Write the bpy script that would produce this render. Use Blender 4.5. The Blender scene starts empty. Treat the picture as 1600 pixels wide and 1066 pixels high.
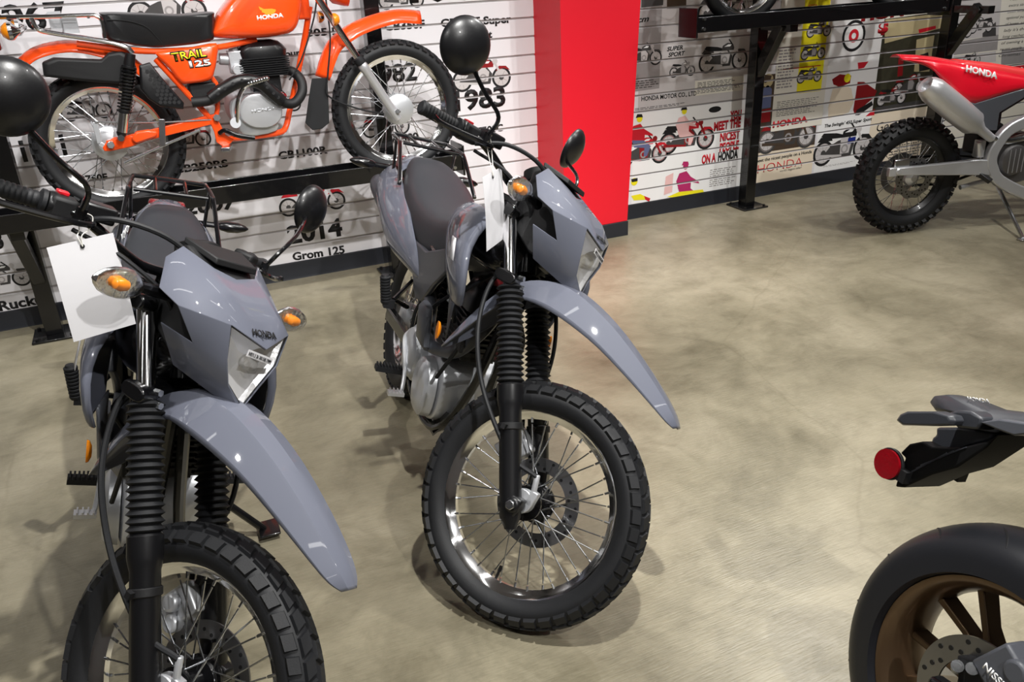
import bpy, bmesh, math, random
from mathutils import Vector, Matrix
random.seed(7)
PI = math.pi
SC = bpy.context.scene
COL = SC.collection

# ---------------------------------------------------------------- camera
F = 1293.1                       # focal length in pixels of the 1600x1066 frame
RW = Matrix(((0.91161623, -0.2056091, 0.35592239),
             (-0.4087597, -0.36234084, 0.83763036),
             (-0.0432592, -0.90908416, -0.4143605)))   # picture axes (right, down, into the picture) -> world
EYE = Vector((0, 0, 1.59))
cd = bpy.data.cameras.new('camera'); cam = bpy.data.objects.new('camera', cd); COL.objects.link(cam)
cd.sensor_width = 36; cd.lens = F / 1600 * 36; cd.clip_start = 0.02; cd.clip_end = 100
cr, cdn, cf = (RW.col[i].copy() for i in range(3))
m = Matrix.Identity(4)
for i in range(3):
    m[i][0] = cr[i]; m[i][1] = -cdn[i]; m[i][2] = -cf[i]; m[i][3] = EYE[i]
cam.matrix_world = m
SC.camera = cam

# ---------------------------------------------------------------- light
SC.view_settings.view_transform = 'Standard'; SC.view_settings.look = 'None'
SC.view_settings.exposure = -0.08; SC.view_settings.gamma = 1
w = bpy.data.worlds.new('world'); SC.world = w; w.use_nodes = True
w.node_tree.nodes['Background'].inputs[0].default_value = (0.9, 0.95, 1, 1)
w.node_tree.nodes['Background'].inputs[1].default_value = 0.03

def aim(o, tgt):
    o.rotation_euler = (Vector(tgt) - o.location).to_track_quat('-Z', 'Y').to_euler()
def spot(name, loc, tgt, power, deg=70, blend=.5, r=.05, col=(1, .96, .9)):
    l = bpy.data.lights.new(name, 'SPOT'); l.energy = power; l.spot_size = math.radians(deg); l.spot_blend = blend
    l.shadow_soft_size = r; l.color = col
    o = bpy.data.objects.new(name, l); COL.objects.link(o); o.location = loc; aim(o, tgt); return o
def area(name, loc, tgt, power, sx, sy, col=(1, .97, .93)):
    l = bpy.data.lights.new(name, 'AREA'); l.energy = power; l.shape = 'RECTANGLE'; l.size = sx; l.size_y = sy; l.color = col
    o = bpy.data.objects.new(name, l); COL.objects.link(o); o.location = loc; aim(o, tgt); return o
# small track spots under the ceiling
NEU = (1, .985, .955)
for lx, ly, tx_, ty_, tz_, pw, dg in (
        (0.9, 1.0, 0.5, 2.3, 0, 470, 95), (1.1, -1.2, 0.4, 1.8, .4, 330, 80), (2.6, 1.6, 1.6, 2.0, 0, 150, 95), (3.6, 3.3, 1.8, 1.6, 0, 240, 100),
        (-1.3, 0.9, -0.3, 2.4, .3, 110, 90), (3.9, 0.8, 3.2, 2.6, 0, 200, 95),
        (0.2, 2.4, 0.1, 4.6, .55, 150, 85), (1.7, 2.4, 1.5, 4.6, .45, 150, 80), (-1.2, 2.4, -0.8, 4.6, .5, 110, 80),
        (3.3, 2.5, 3.2, 4.6, .35, 130, 80), (4.9, 2.5, 4.6, 4.6, .45, 150, 85), (6.6, 2.4, 6.0, 4.6, .6, 130, 85)):
    spot('track_spot', (lx, ly, 3.4), (tx_, ty_, tz_), pw, dg, .7, .035, NEU)

# ---------------------------------------------------------------- pixels to places
def ray(px, py):
    return RW @ Vector((px - 800, py - 533, F))
def at(px, py, Y):                 # point of the plane Y = const seen at a pixel
    d = ray(px, py); return EYE + d * (Y / d.y)
def ground(px, py, z=0):
    d = ray(px, py); return EYE + d * ((z - EYE.z) / d.z)

# ---------------------------------------------------------------- materials
MATS = {}
def srgb(r, g, b):
    return tuple(((c / 255) / 12.92 if c / 255 < .04045 else ((c / 255 + .055) / 1.055) ** 2.4) for c in (r, g, b))
def mat(name, col, rough=.5, metal=0., coat=0., bump=0., bscale=200., var=.06, vscale=8., trans=0., ior=1.45, emit=None, coatr=.05, spec=.5):
    if name in MATS: return MATS[name]
    mt = bpy.data.materials.new(name); mt.use_nodes = True; MATS[name] = mt
    nt = mt.node_tree; p = nt.nodes['Principled BSDF']; tc = nt.nodes.new('ShaderNodeTexCoord')
    p.inputs['Roughness'].default_value = rough; p.inputs['Metallic'].default_value = metal
    p.inputs['Coat Weight'].default_value = coat; p.inputs['Coat Roughness'].default_value = coatr
    p.inputs['Transmission Weight'].default_value = trans; p.inputs['IOR'].default_value = ior
    p.inputs['Specular IOR Level'].default_value = spec
    n = nt.nodes.new('ShaderNodeTexNoise'); n.inputs['Scale'].default_value = vscale; n.inputs['Detail'].default_value = 4
    nt.links.new(tc.outputs['Object'], n.inputs['Vector'])
    r = nt.nodes.new('ShaderNodeMix'); r.data_type = 'RGBA'
    r.inputs[6].default_value = (*[c * (1 - var) for c in col], 1); r.inputs[7].default_value = (*[min(1, c * (1 + var)) for c in col], 1)
    nt.links.new(n.outputs['Fac'], r.inputs[0]); nt.links.new(r.outputs[2], p.inputs['Base Color'])
    if bump:
        n2 = nt.nodes.new('ShaderNodeTexNoise'); n2.inputs['Scale'].default_value = bscale
        nt.links.new(tc.outputs['Object'], n2.inputs['Vector'])
        b = nt.nodes.new('ShaderNodeBump'); b.inputs['Strength'].default_value = bump; b.inputs['Distance'].default_value = .002
        nt.links.new(n2.outputs['Fac'], b.inputs['Height']); nt.links.new(b.outputs['Normal'], p.inputs['Normal'])
    if emit:
        p.inputs['Emission Color'].default_value = (*emit[:3], 1); p.inputs['Emission Strength'].default_value = emit[3]
    return mt
M_grey = mat('grey_gloss_plastic', srgb(96, 99, 111), .55, 0, .8, var=.02, coatr=.025, spec=.2)
M_dgrey = mat('dark_grey_plastic', srgb(62, 64, 70), .42, 0, .1, bump=.05, var=.04)
M_charc = mat('charcoal_plastic', srgb(74, 76, 82), .45, 0, .1, bump=.08, var=.04)
M_black = mat('black_gloss_metal', srgb(9, 9, 11), .25, 0, .5, var=.1)
M_satin = mat('satin_black_metal', srgb(15, 15, 17), .36, 0, .15, bump=.04, var=.1)
M_matte = mat('matte_black_plastic', srgb(13, 13, 15), .6, 0, 0, bump=.1, var=.1)
M_rub = mat('black_rubber', srgb(19, 20, 23), .6, 0, 0, bump=.12, bscale=300, var=.15, vscale=20)
M_seat = mat('seat_vinyl', srgb(38, 40, 45), .48, 0, .05, bump=.25, bscale=700, var=.06)
M_chrome = mat('chrome', (.93, .93, .94), .10, 1, var=.02)
M_alu = mat('cast_aluminium', srgb(200, 202, 206), .38, .6, bump=.15, bscale=160, var=.05)
M_alub = mat('brushed_aluminium', srgb(212, 213, 216), .32, .65, bump=.06, bscale=400, var=.05)
M_zinc = mat('zinc_steel', srgb(190, 192, 195), .25, 1, var=.08, vscale=60)
M_disc = mat('disc_steel', srgb(150, 150, 152), .3, 1, var=.1, vscale=30)
M_orange = mat('orange_paint', (.86, .075, .008), .25, 0, .9, var=.02)
M_red = mat('red_plastic', (.75, .006, .022), .3, 0, .5, var=.02)
M_redseat = mat('red_vinyl', (.72, .03, .03), .5, 0, 0, bump=.15, bscale=500, var=.03)
M_bronze = mat('bronze_wheel_paint', srgb(98, 78, 58), .34, .75, .3, var=.06)
M_amber = mat('amber_lens', (.95, .30, .01), .15, 0, .5, var=.05, trans=.25)
M_amberb = mat('amber_bulb', (.85, .25, .02), .2, 0, .3, var=.2, vscale=60)
M_redlens = mat('red_reflector', (.20, .002, .006), .15, 0, .6, bump=.5, bscale=160, var=.25, vscale=40)
def lens_mat(name, tint):
    mt = bpy.data.materials.new(name); mt.use_nodes = True; nt = mt.node_tree; nt.nodes.clear(); MATS[name] = mt
    o = nt.nodes.new('ShaderNodeOutputMaterial'); t = nt.nodes.new('ShaderNodeBsdfTransparent'); g = nt.nodes.new('ShaderNodeBsdfGlossy'); f = nt.nodes.new('ShaderNodeLayerWeight'); mx = nt.nodes.new('ShaderNodeMixShader')
    t.inputs[0].default_value = (*tint, 1); g.inputs['Roughness'].default_value = .03; f.inputs[0].default_value = .18
    n = nt.nodes.new('ShaderNodeTexNoise'); n.inputs['Scale'].default_value = 90; b = nt.nodes.new('ShaderNodeBump'); b.inputs['Strength'].default_value = .08; b.inputs['Distance'].default_value = .002
    L = nt.links.new; L(n.outputs['Fac'], b.inputs['Height']); L(b.outputs['Normal'], g.inputs['Normal']); L(f.outputs['Facing'], mx.inputs[0]); L(t.outputs[0], mx.inputs[1]); L(g.outputs[0], mx.inputs[2]); L(mx.outputs[0], o.inputs[0]); return mt
M_glass = lens_mat('clear_lens', (.97, .97, .97))
M_refl = mat('lamp_reflector', (.88, .88, .9), .32, .45, bump=.5, bscale=60, var=.06, vscale=40)
M_refl2 = mat('indicator_reflector', (.8, .8, .82), .2, 1, bump=.6, bscale=110, var=.1, vscale=60)
M_white = mat('white_card', srgb(212, 211, 214), .55, var=.02)
M_whitep = mat('white_print', srgb(240, 240, 240), .5, var=.01)
M_ink = mat('black_print', srgb(22, 22, 24), .6, var=.05)
M_inkred = mat('red_print', srgb(200, 22, 40), .6, var=.05)
M_string = mat('white_string', srgb(215, 212, 205), .8, var=.05)
M_mirror = mat('mirror_glass', (.55, .57, .6), .02, 1, var=0)
M_redbtn = mat('red_switch', (.6, .01, .02), .35, var=.03)
M_yellow = mat('yellow_print', srgb(238, 226, 30), .5, var=.03)
M_gold = mat('gold_print', srgb(222, 158, 40), .4, .2, var=.05)

# ---------------------------------------------------------------- mesh helpers
def V(*a): return Vector(a)
def tube(bm, pts, r, n=8, cap=True, closed=False):
    pts = [Vector(p) for p in pts]; N = len(pts)
    rs = r if isinstance(r, (list, tuple)) else [r] * N
    rings = []; up = None
    for i, p in enumerate(pts):
        if closed: t = (pts[(i + 1) % N] - pts[i - 1])
        else: t = (pts[min(i + 1, N - 1)] - pts[max(i - 1, 0)])
        t.normalize()
        if up is None:
            up = t.orthogonal().normalized()
        up = (up - t * up.dot(t))
        if up.length < 1e-6: up = t.orthogonal()
        up.normalize(); sd = t.cross(up)
        rings.append([bm.verts.new(p + (up * math.cos(a) + sd * math.sin(a)) * rs[i]) for a in [2 * PI * k / n for k in range(n)]])
    for i in range(N if closed else N - 1):
        A, Bq = rings[i], rings[(i + 1) % N]
        for k in range(n):
            bm.faces.new((A[k], A[(k + 1) % n], Bq[(k + 1) % n], Bq[k]))
    if cap and not closed:
        bm.faces.new(rings[0][::-1]); bm.faces.new(rings[-1])
    return bm
def curve(pts, k=6):               # Catmull-Rom through the points
    pts = [Vector(p) for p in pts]; out = []
    P = [pts[0] * 2 - pts[1]] + pts + [pts[-1] * 2 - pts[-2]]
    for i in range(1, len(P) - 2):
        for j in range(k):
            t = j / k; a, b, c, d = P[i - 1], P[i], P[i + 1], P[i + 2]
            out.append(.5 * ((2 * b) + (c - a) * t + (2 * a - 5 * b + 4 * c - d) * t * t + (3 * b - a - 3 * c + d) * t ** 3))
    return out + [pts[-1]]
def lathe(bm, prof, o=(0, 0, 0), d=(0, 1, 0), n=32, closed=False, a0=0., a1=2 * PI):
    """prof: (radius, height along d)"""
    o = Vector(o); d = Vector(d).normalized(); u = d.orthogonal().normalized()
    if abs(d.y) > .99: u = Vector((1, 0, 0))
    v = d.cross(u); full = abs(a1 - a0 - 2 * PI) < 1e-6; rings = []
    m_ = n if full else n + 1
    for r, hh in prof:
        if r < 1e-6: rings.append([bm.verts.new(o + d * hh)])
        else: rings.append([bm.verts.new(o + d * hh + (u * math.cos(a0 + (a1 - a0) * k / n) + v * math.sin(a0 + (a1 - a0) * k / n)) * r) for k in range(m_)])
    L = len(rings)
    for i in range(L if closed else L - 1):
        A, Bq = rings[i], rings[(i + 1) % L]
        for k in range(n):
            k2 = (k + 1) % m_ if full else k + 1
            if len(A) == 1 and len(Bq) == 1: continue
            if len(A) == 1: bm.faces.new((A[0], Bq[k2], Bq[k]))
            elif len(Bq) == 1: bm.faces.new((A[k], A[k2], Bq[0]))
            else: bm.faces.new((A[k], A[k2], Bq[k2], Bq[k]))
    return bm
def cyl(bm, a, b, r, n=20, r2=None):
    a = Vector(a); b = Vector(b); r2 = r if r2 is None else r2
    return lathe(bm, [(0, 0), (r, 0), (r2, (b - a).length), (0, (b - a).length)], a, b - a, n)
def box(bm, c, s, rot=None):
    c = Vector(c); vs = []
    for x in (-.5, .5):
        for y in (-.5, .5):
            for z in (-.5, .5):
                v = Vector((x * s[0], y * s[1], z * s[2]))
                if rot is not None: v = rot @ v
                vs.append(bm.verts.new(c + v))
    for f in ((0, 1, 3, 2), (4, 6, 7, 5), (0, 4, 5, 1), (2, 3, 7, 6), (0, 2, 6, 4), (1, 5, 7, 3)):
        bm.faces.new([vs[i] for i in f])
    return bm
def loft(bm, secs, ring=True, caps=True):
    R_ = [[bm.verts.new(Vector(p)) for p in s] for s in secs]; n = len(R_[0])
    for i in range(len(R_) - 1):
        for k in range(n if ring else n - 1):
            bm.faces.new((R_[i][k], R_[i][(k + 1) % n], R_[i + 1][(k + 1) % n], R_[i + 1][k]))
    if ring and caps:
        bm.faces.new(R_[0][::-1]); bm.faces.new(R_[-1])
    return bm
def prism(bm, pts, vec):
    vec = Vector(vec); A = [bm.verts.new(Vector(p)) for p in pts]; Bq = [bm.verts.new(Vector(p) + vec) for p in pts]; n = len(A)
    bm.faces.new(A[::-1]); bm.faces.new(Bq)
    for k in range(n): bm.faces.new((A[k], A[(k + 1) % n], Bq[(k + 1) % n], Bq[k]))
    return bm
def ell(c, a, b, n, u, v, p=2.):     # superellipse ring
    o = []
    for k in range(n):
        t = 2 * PI * k / n; ct, st = math.cos(t), math.sin(t)
        o.append(Vector(c) + Vector(u) * a * math.copysign(abs(ct) ** (2 / p), ct) + Vector(v) * b * math.copysign(abs(st) ** (2 / p), st))
    return o
def body(bm, st, n=20, p=2.6):
    """rounded body: stations (x, zc, half width, half height) along x"""
    return loft(bm, [ell((x, 0 if len(q) < 1 else q[0], zc), hw, hh, n, (0, 1, 0), (0, 0, 1), p) for x, zc, hw, hh, *q in st])
def fin(bm):
    bmesh.ops.recalc_face_normals(bm, faces=bm.faces[:]); return bm
def mesh(name, bm, mats, smooth=35, doubles=False):
    if doubles: bmesh.ops.remove_doubles(bm, verts=bm.verts[:], dist=1e-5)
    fin(bm); me = bpy.data.meshes.new(name); bm.to_mesh(me); bm.free()
    for mt in (mats if isinstance(mats, (list, tuple)) else [mats]): me.materials.append(mt)
    if smooth:
        me.shade_smooth(); me.set_sharp_from_angle(angle=math.radians(smooth))
    return me
def N(): return bmesh.new()
def tag(o, label=None, cat=None, group=None, kind=None):
    if label: o['label'] = label
    if cat: o['category'] = cat
    if group: o['group'] = group
    if kind: o['kind'] = kind
    return o
def obj(name, me, parent=None, mw=None, bevel=0, solid=0, sub=0):
    o = bpy.data.objects.new(name, me); COL.objects.link(o)
    if parent: o.parent = parent
    if mw is not None:
        o.matrix_local = mw
    mods(o, bevel, solid, sub); return o
def mods(o, bevel, solid, sub):
    if solid:
        s = o.modifiers.new('thickness', 'SOLIDIFY'); s.thickness = solid; s.offset = -1
    if sub:
        s = o.modifiers.new('smooth', 'SUBSURF'); s.levels = sub; s.render_levels = sub
    if bevel:
        b = o.modifiers.new('bevel', 'BEVEL'); b.width = bevel; b.segments = 2; b.limit_method = 'ANGLE'; b.angle_limit = math.radians(35)
def empty(name, loc=(0, 0, 0), mw=None):
    o = bpy.data.objects.new(name, None); COL.objects.link(o); o.empty_display_size = .1
    if mw is not None: o.matrix_world = mw
    else: o.location = loc
    return o
def text_mesh(body_, bold=.02, shear=0., space=1.):
    cu = bpy.data.curves.new('t', 'FONT'); cu.body = body_; cu.offset = bold; cu.shear = shear; cu.space_character = space
    cu.resolution_u = 3
    o = bpy.data.objects.new('t', cu); COL.objects.link(o)
    dg = bpy.context.evaluated_depsgraph_get(); me = bpy.data.meshes.new_from_object(o.evaluated_get(dg))
    bpy.data.objects.remove(o); bpy.data.curves.remove(cu); return me
def text_fit(body_, org, xd, ud, wid, hgt, mt, bold=.02, shear=0., th=.0006, space=1.):
    """mesh of a word: cap height hgt, total width wid, from org along xd, up along ud"""
    me = text_mesh(body_, bold, shear, space); xs = [v.co.x for v in me.vertices]; x0, x1 = min(xs), max(xs)
    cap = .70; xd = Vector(xd).normalized(); ud = Vector(ud).normalized(); nd = xd.cross(ud); org = Vector(org)
    sx = wid / (x1 - x0); sy = hgt / cap
    for v in me.vertices:
        v.co = org + xd * (v.co.x - x0) * sx + ud * v.co.y * sy
    bm = N(); bm.from_mesh(me)
    r = bmesh.ops.extrude_face_region(bm, geom=bm.faces[:])
    bmesh.ops.translate(bm, verts=[g for g in r['geom'] if isinstance(g, bmesh.types.BMVert)], vec=nd * th)
    bm.to_mesh(me); bm.free(); me.materials.clear(); me.materials.append(mt); return me

# ---------------------------------------------------------------- things made of parts
class Spec:
    """a kit of parts, instanced for every thing of the kind"""
    def __init__(s): s.p = []
    def add(s, name, bm, mt, steer=False, parent=None, bevel=0, solid=0, sub=0, smooth=35, ml=None, label=None, only=None, me=None):
        if me is None: me = mesh(name, bm, mt, smooth)
        s.p.append(dict(name=name, me=me, steer=steer, parent=parent, bevel=bevel, solid=solid, sub=sub, ml=ml, label=label, only=only)); return len(s.p) - 1
    def build(s, root, S=None, key=None):
        made = {}
        for i, q in enumerate(s.p):
            if q['only'] is not None and q['only'] != key: continue
            par = made[q['parent']] if q['parent'] is not None else root
            o = bpy.data.objects.new(q['name'], q['me']); COL.objects.link(o); o.parent = par
            L = q['ml'] or Matrix.Identity(4)
            if q['steer'] and q['parent'] is None and S is not None: L = S @ L
            o.matrix_local = L; mods(o, q['bevel'], q['solid'], q['sub'])
            if q['label']: o['label'] = q['label']
            made[i] = o
        return made
def pose(X, Y, yaw, lean, Z=0.):
    return Matrix.Translation((X, Y, Z)) @ Matrix.Rotation(yaw, 4, 'Z') @ Matrix.Rotation(-lean, 4, 'X')
class Loc:
    """pixel -> local coordinates of a thing, on its plane y = const"""
    def __init__(s, P): s.inv = P.inverted(); s.o = s.inv @ EYE
    def __call__(s, px, py, y=0.):
        d = s.inv.to_3x3() @ ray(px, py); t = (y - s.o.y) / d.y; return s.o + d * t

def tyre(bm, c, R, hw, rb, knobs=None, n=72):
    """c = (x, z) of the axle; hw half width; rb bead radius; knobs = list of (y, dy, dr, count, width, phase, skew)"""
    hgt = R - rb; prof = []
    for k in range(17):
        t = -PI / 2 + PI * k / 16
        prof.append((rb + hgt * .42 + hgt * .58 * math.cos(t) if abs(t) < PI / 2 - .01 else rb + hgt * .42, hw * math.sin(t)))
    prof = [(rb, -hw * .55), (rb + hgt * .15, -hw * .85)] + prof + [(rb + hgt * .15, hw * .85), (rb, hw * .55)]
    lathe(bm, prof, (c[0], 0, c[1]), (0, 1, 0), n, closed=True)
    for y, dy, dr, cnt, wd, ph, skew in (knobs or []):
        s_ = max(-1, min(1, y / hw)); tt = math.asin(s_); rr = rb + hgt * .42 + hgt * .58 * math.cos(tt)
        ny = math.sin(tt) * .9; nr = math.sqrt(max(.05, 1 - ny * ny))
        for k in range(cnt):
            a = 2 * PI * (k + ph) / cnt
            e = Vector((math.cos(a), 0, math.sin(a))); tg = Vector((-math.sin(a), 0, math.cos(a))); yv = Vector((0, 1, 0))
            nrm = e * nr + yv * ny; lat = (yv * nr - e * ny)
            if skew: tg2 = (tg + lat * skew).normalized()
            else: tg2 = tg
            cc = Vector((c[0], 0, c[1])) + e * rr + yv * y + nrm * (dr * .2)
            half_w = wd * 2 * PI * rr / cnt / 2
            vs = []
            for sz, sc in ((-.9, 1.06), (.8, .9)):
                for sx, sy in ((-1, -1), (1, -1), (1, 1), (-1, 1)):
                    vs.append(bm.verts.new(cc + tg * sx * half_w * sc + (lat + tg * skew) * sy * dy * sc + nrm * dr * sz))
            bm.faces.new(vs[4:8])
            for i in range(4): bm.faces.new((vs[i], vs[(i + 1) % 4], vs[4 + (i + 1) % 4], vs[4 + i]))
    return bm
def rim(bm, c, rb, hw, n=64, deep=.018):
    pr = [(rb + .008, -hw), (rb + .009, -hw + .003), (rb - .002, -hw + .006), (rb - deep * .6, -hw * .45), (rb - deep, -hw * .3), (rb - deep, hw * .3), (rb - deep * .6, hw * .45), (rb - .002, hw - .006), (rb + .009, hw - .003), (rb + .008, hw),
          (rb + .002, hw - .002), (rb - .008, hw * .6), (rb - deep - .004, hw * .25), (rb - deep - .004, -hw * .25), (rb - .008, -hw * .6), (rb + .002, -hw + .002)]
    return lathe(bm, pr, (c[0], 0, c[1]), (0, 1, 0), n, closed=True)
def spokes(sp, wi, c, rh, hy, rr, n, mt, r=.0019, steer=False):
    """n spokes as separate sub-parts of wheel part wi"""
    kinds = []
    for side in (-1, 1):
        for cross in (-1, 1):
            bm = N(); a = cross * .62
            p0 = Vector((rh * math.cos(a), side * hy, rh * math.sin(a))); p1 = Vector((rr, side * .006, 0))
            tube(bm, [p0, p0 * .12 + p1 * .88], r, 6); tube(bm, [p0 * .10 + p1 * .90, p1], r * 1.75, 6)
            kinds.append(mesh('spoke', bm, mt, 40))
    for k in range(n):
        kd = (k % 2) * 2 + (k // 2) % 2
        ml = Matrix.Translation((c[0], 0, c[1])) @ Matrix.Rotation(-2 * PI * k / n, 4, 'Y')
        sp.add('spoke', None, None, parent=wi, me=kinds[kd], ml=ml)
def disc(bm, c, r0, r1, y, th=.004, holes=24, arms=5, n=72, wave=0.):
    """perforated brake disc ring with spider"""
    for yy, flip in ((y, 0), (y + th, 1)):
        pass
    rings = []
    pr = [(r1, y), (r1, y + th), (r0, y + th), (r0, y)]
    for r, hh in pr:
        rings.append([bm.verts.new((c[0] + (r + (wave * math.cos(10 * 2 * PI * k / n) if r == r1 else 0)) * math.cos(2 * PI * k / n), hh, c[1] + (r + (wave * math.cos(10 * 2 * PI * k / n) if r == r1 else 0)) * math.sin(2 * PI * k / n))) for k in range(n)])
    for i in range(4):
        A, Bq = rings[i], rings[(i + 1) % 4]
        for k in range(n): bm.faces.new((A[k], A[(k + 1) % n], Bq[(k + 1) % n], Bq[k]))
    return bm
def disc_holes(bm, c, r0, r1, y, n, rad=.0045, rows=3):
    for k in range(n):
        rr = r0 + (r1 - r0) * (.25 + .5 * (k % rows) / max(1, rows - 1)); a = 2 * PI * k / n
        cyl(bm, (c[0] + rr * math.cos(a), y - .0006, c[1] + rr * math.sin(a)), (c[0] + rr * math.cos(a), y + .0046, c[1] + rr * math.sin(a)), rad, 8)
    return bm
def sym(f):                         # run f for the right (-1) and the left (+1) side
    for s in (-1, 1): f(s)
# ---------------------------------------------------------------- the room
WY = 4.627                                   # face of the slat wall
def concrete():
    mt = bpy.data.materials.new('polished_concrete'); mt.use_nodes = True; nt = mt.node_tree; p = nt.nodes['Principled BSDF']; L = nt.links.new
    tc = nt.nodes.new('ShaderNodeTexCoord')
    def noise(scale, det, rough=.5, dist=0.):
        n = nt.nodes.new('ShaderNodeTexNoise'); n.inputs['Scale'].default_value = scale; n.inputs['Detail'].default_value = det
        n.inputs['Roughness'].default_value = rough; n.inputs['Distortion'].default_value = dist; L(tc.outputs['Object'], n.inputs['Vector']); return n
    def ramp(n, st):
        r = nt.nodes.new('ShaderNodeValToRGB'); L(n.outputs['Fac'], r.inputs['Fac'])
        while len(r.color_ramp.elements) < len(st): r.color_ramp.elements.new(.5)
        for e, (q, c) in zip(r.color_ramp.elements, st): e.position = q; e.color = (*c, 1)
        return r
    def mix(a, b, f, mode='MIX'):
        x = nt.nodes.new('ShaderNodeMix'); x.data_type = 'RGBA'; x.blend_type = mode
        L(a, x.inputs[6]); L(b, x.inputs[7])
        if isinstance(f, float): x.inputs[0].default_value = f
        else: L(f, x.inputs[0])
        return x.outputs[2]
    big = ramp(noise(1.3, 8, .66, .35), [(.30, srgb(103, 97, 79)), (.5, srgb(136, 129, 109)), (.72, srgb(162, 154, 134))])
    mid = ramp(noise(5.0, 10, .74, .5), [(.30, (.70, .69, .66)), (.52, (.98, .98, .97)), (.75, (1.10, 1.09, 1.08))])
    c = mix(big.outputs[0], mid.outputs[0], .95, 'MULTIPLY')
    # trowel scratches: fine stretched noise in two directions
    fac = None
    for ang, sc in ((.5, 1.), (-.7, 1.3)):
        mp = nt.nodes.new('ShaderNodeMapping'); mp.inputs['Rotation'].default_value = (0, 0, ang); mp.inputs['Scale'].default_value = (14 * sc, 150 * sc, 1)
        L(tc.outputs['Object'], mp.inputs['Vector'])
        n = nt.nodes.new('ShaderNodeTexNoise'); n.inputs['Scale'].default_value = 1.; n.inputs['Detail'].default_value = 3; n.inputs['Distortion'].default_value = .6
        L(mp.outputs[0], n.inputs['Vector'])
        r = ramp(n, [(.35, (.84, .84, .83)), (.6, (1.06, 1.06, 1.06))]); c = mix(c, r.outputs[0], .28, 'MULTIPLY'); fac = n
    # hairline cracks
    vo = nt.nodes.new('ShaderNodeTexVoronoi'); vo.feature = 'DISTANCE_TO_EDGE'; vo.inputs['Scale'].default_value = .55
    wn = noise(2.5, 4); mp = nt.nodes.new('ShaderNodeMix'); mp.data_type = 'RGBA'; mp.inputs[0].default_value = .12
    L(tc.outputs['Object'], mp.inputs[6]); L(wn.outputs['Color'], mp.inputs[7]); L(mp.outputs[2], vo.inputs['Vector'])
    cr_ = nt.nodes.new('ShaderNodeValToRGB'); L(vo.outputs['Distance'], cr_.inputs['Fac'])
    cr_.color_ramp.elements[0].color = (.62, .6, .56, 1); cr_.color_ramp.elements[1].position = .0022; cr_.color_ramp.elements[1].color = (1, 1, 1, 1)
    c = mix(c, cr_.outputs[0], .28, 'MULTIPLY')
    L(c, p.inputs['Base Color'])
    rr = nt.nodes.new('ShaderNodeMapRange'); L(noise(7, 6).outputs['Fac'], rr.inputs[0]); rr.inputs[3].default_value = .26; rr.inputs[4].default_value = .46
    L(rr.outputs[0], p.inputs['Roughness'])
    b = nt.nodes.new('ShaderNodeBump'); b.inputs['Strength'].default_value = .5; b.inputs['Distance'].default_value = .002; L(fac.outputs['Fac'], b.inputs['Height']); L(b.outputs['Normal'], p.inputs['Normal'])
    p.inputs['Specular IOR Level'].default_value = .45
    return mt
M_floor = concrete()
M_slat = mat('white_laminate', srgb(228, 226, 230), .38, var=.015)
M_insert = mat('groove_insert_aluminium', srgb(172, 168, 168), .4, .3, var=.1, vscale=3)
M_base = mat('dark_vinyl_baseboard', srgb(34, 36, 42), .42, bump=.04, var=.06)
M_pillar = mat('red_laminate', (.70, .008, .022), .42, var=.015)
M_ceil = mat('grey_ceiling_paint', srgb(120, 120, 122), .9, var=.05)
M_room = mat('grey_wall_paint', srgb(196, 194, 192), .8, var=.04)
def S_(name, bm, mt, parent=None, **k):
    o = obj(name, mesh(name, bm, mt, 30), parent, **k)
    if parent is None: o['kind'] = 'structure'
    return o
S_('floor', box(N(), (2, -.2, -.05), (16, 9.9, .1)), M_floor)
S_('ceiling', box(N(), (2, -.2, 3.65), (16, 9.9, .1)), M_ceil)
S_('wall_left', box(N(), (-6.05, -.2, 1.8), (.1, 9.9, 3.6)), M_room)
S_('wall_right', box(N(), (10.05, -.2, 1.8), (.1, 9.9, 3.6)), M_room)
S_('wall_front', box(N(), (2, -5.2, 1.8), (16, .1, 3.6)), M_room)
wall = S_('wall_back', box(N(), (2, WY + .0485, 1.8), (16, .085, 3.6)), M_insert)
G0, GP, GH = .0844, .1016, .0052             # groove pitch: four inches
NG = 27
XL0, XL1, XR0, XR1 = -4.0, 2.20, 2.66, 8.6
def slat_mesh(x0, x1, h_):
    bm = N(); t = .016
    pr = [(0, -h_ / 2), (-t + .002, -h_ / 2), (-t, -h_ / 2 + .002), (-t, h_ / 2 - .002), (-t + .002, h_ / 2), (0, h_ / 2)]
    loft(bm, [[(x, y, z) for y, z in pr] for x in (x0, x1)]); return mesh('slat', bm, M_slat, 0)
for x0, x1 in ((XL0, XL1), (XR0, XR1)):
    sm = slat_mesh(x0, x1, GP - 2 * GH)
    for k in range(1, NG):
        obj('slat', sm, wall, Matrix.Translation((0, WY + .016, G0 + GP * (k + .5))))
    low = slat_mesh(x0, x1, G0 + GP - GH - .096)
    obj('slat', low, wall, Matrix.Translation((0, WY + .016, (.096 + G0 + GP - GH) / 2)))
for nm, x0, x1 in (('baseboard_left', XL0, 2.2), ('baseboard_right', 2.66, XR1)):
    bm = N(); loft(bm, [[(x, WY + .015, 0), (x, WY - .016, 0), (x, WY - .012, .012), (x, WY - .008, .094), (x, WY + .015, .098)] for x in (x0, x1)]); S_(nm, bm, M_base)
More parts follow.
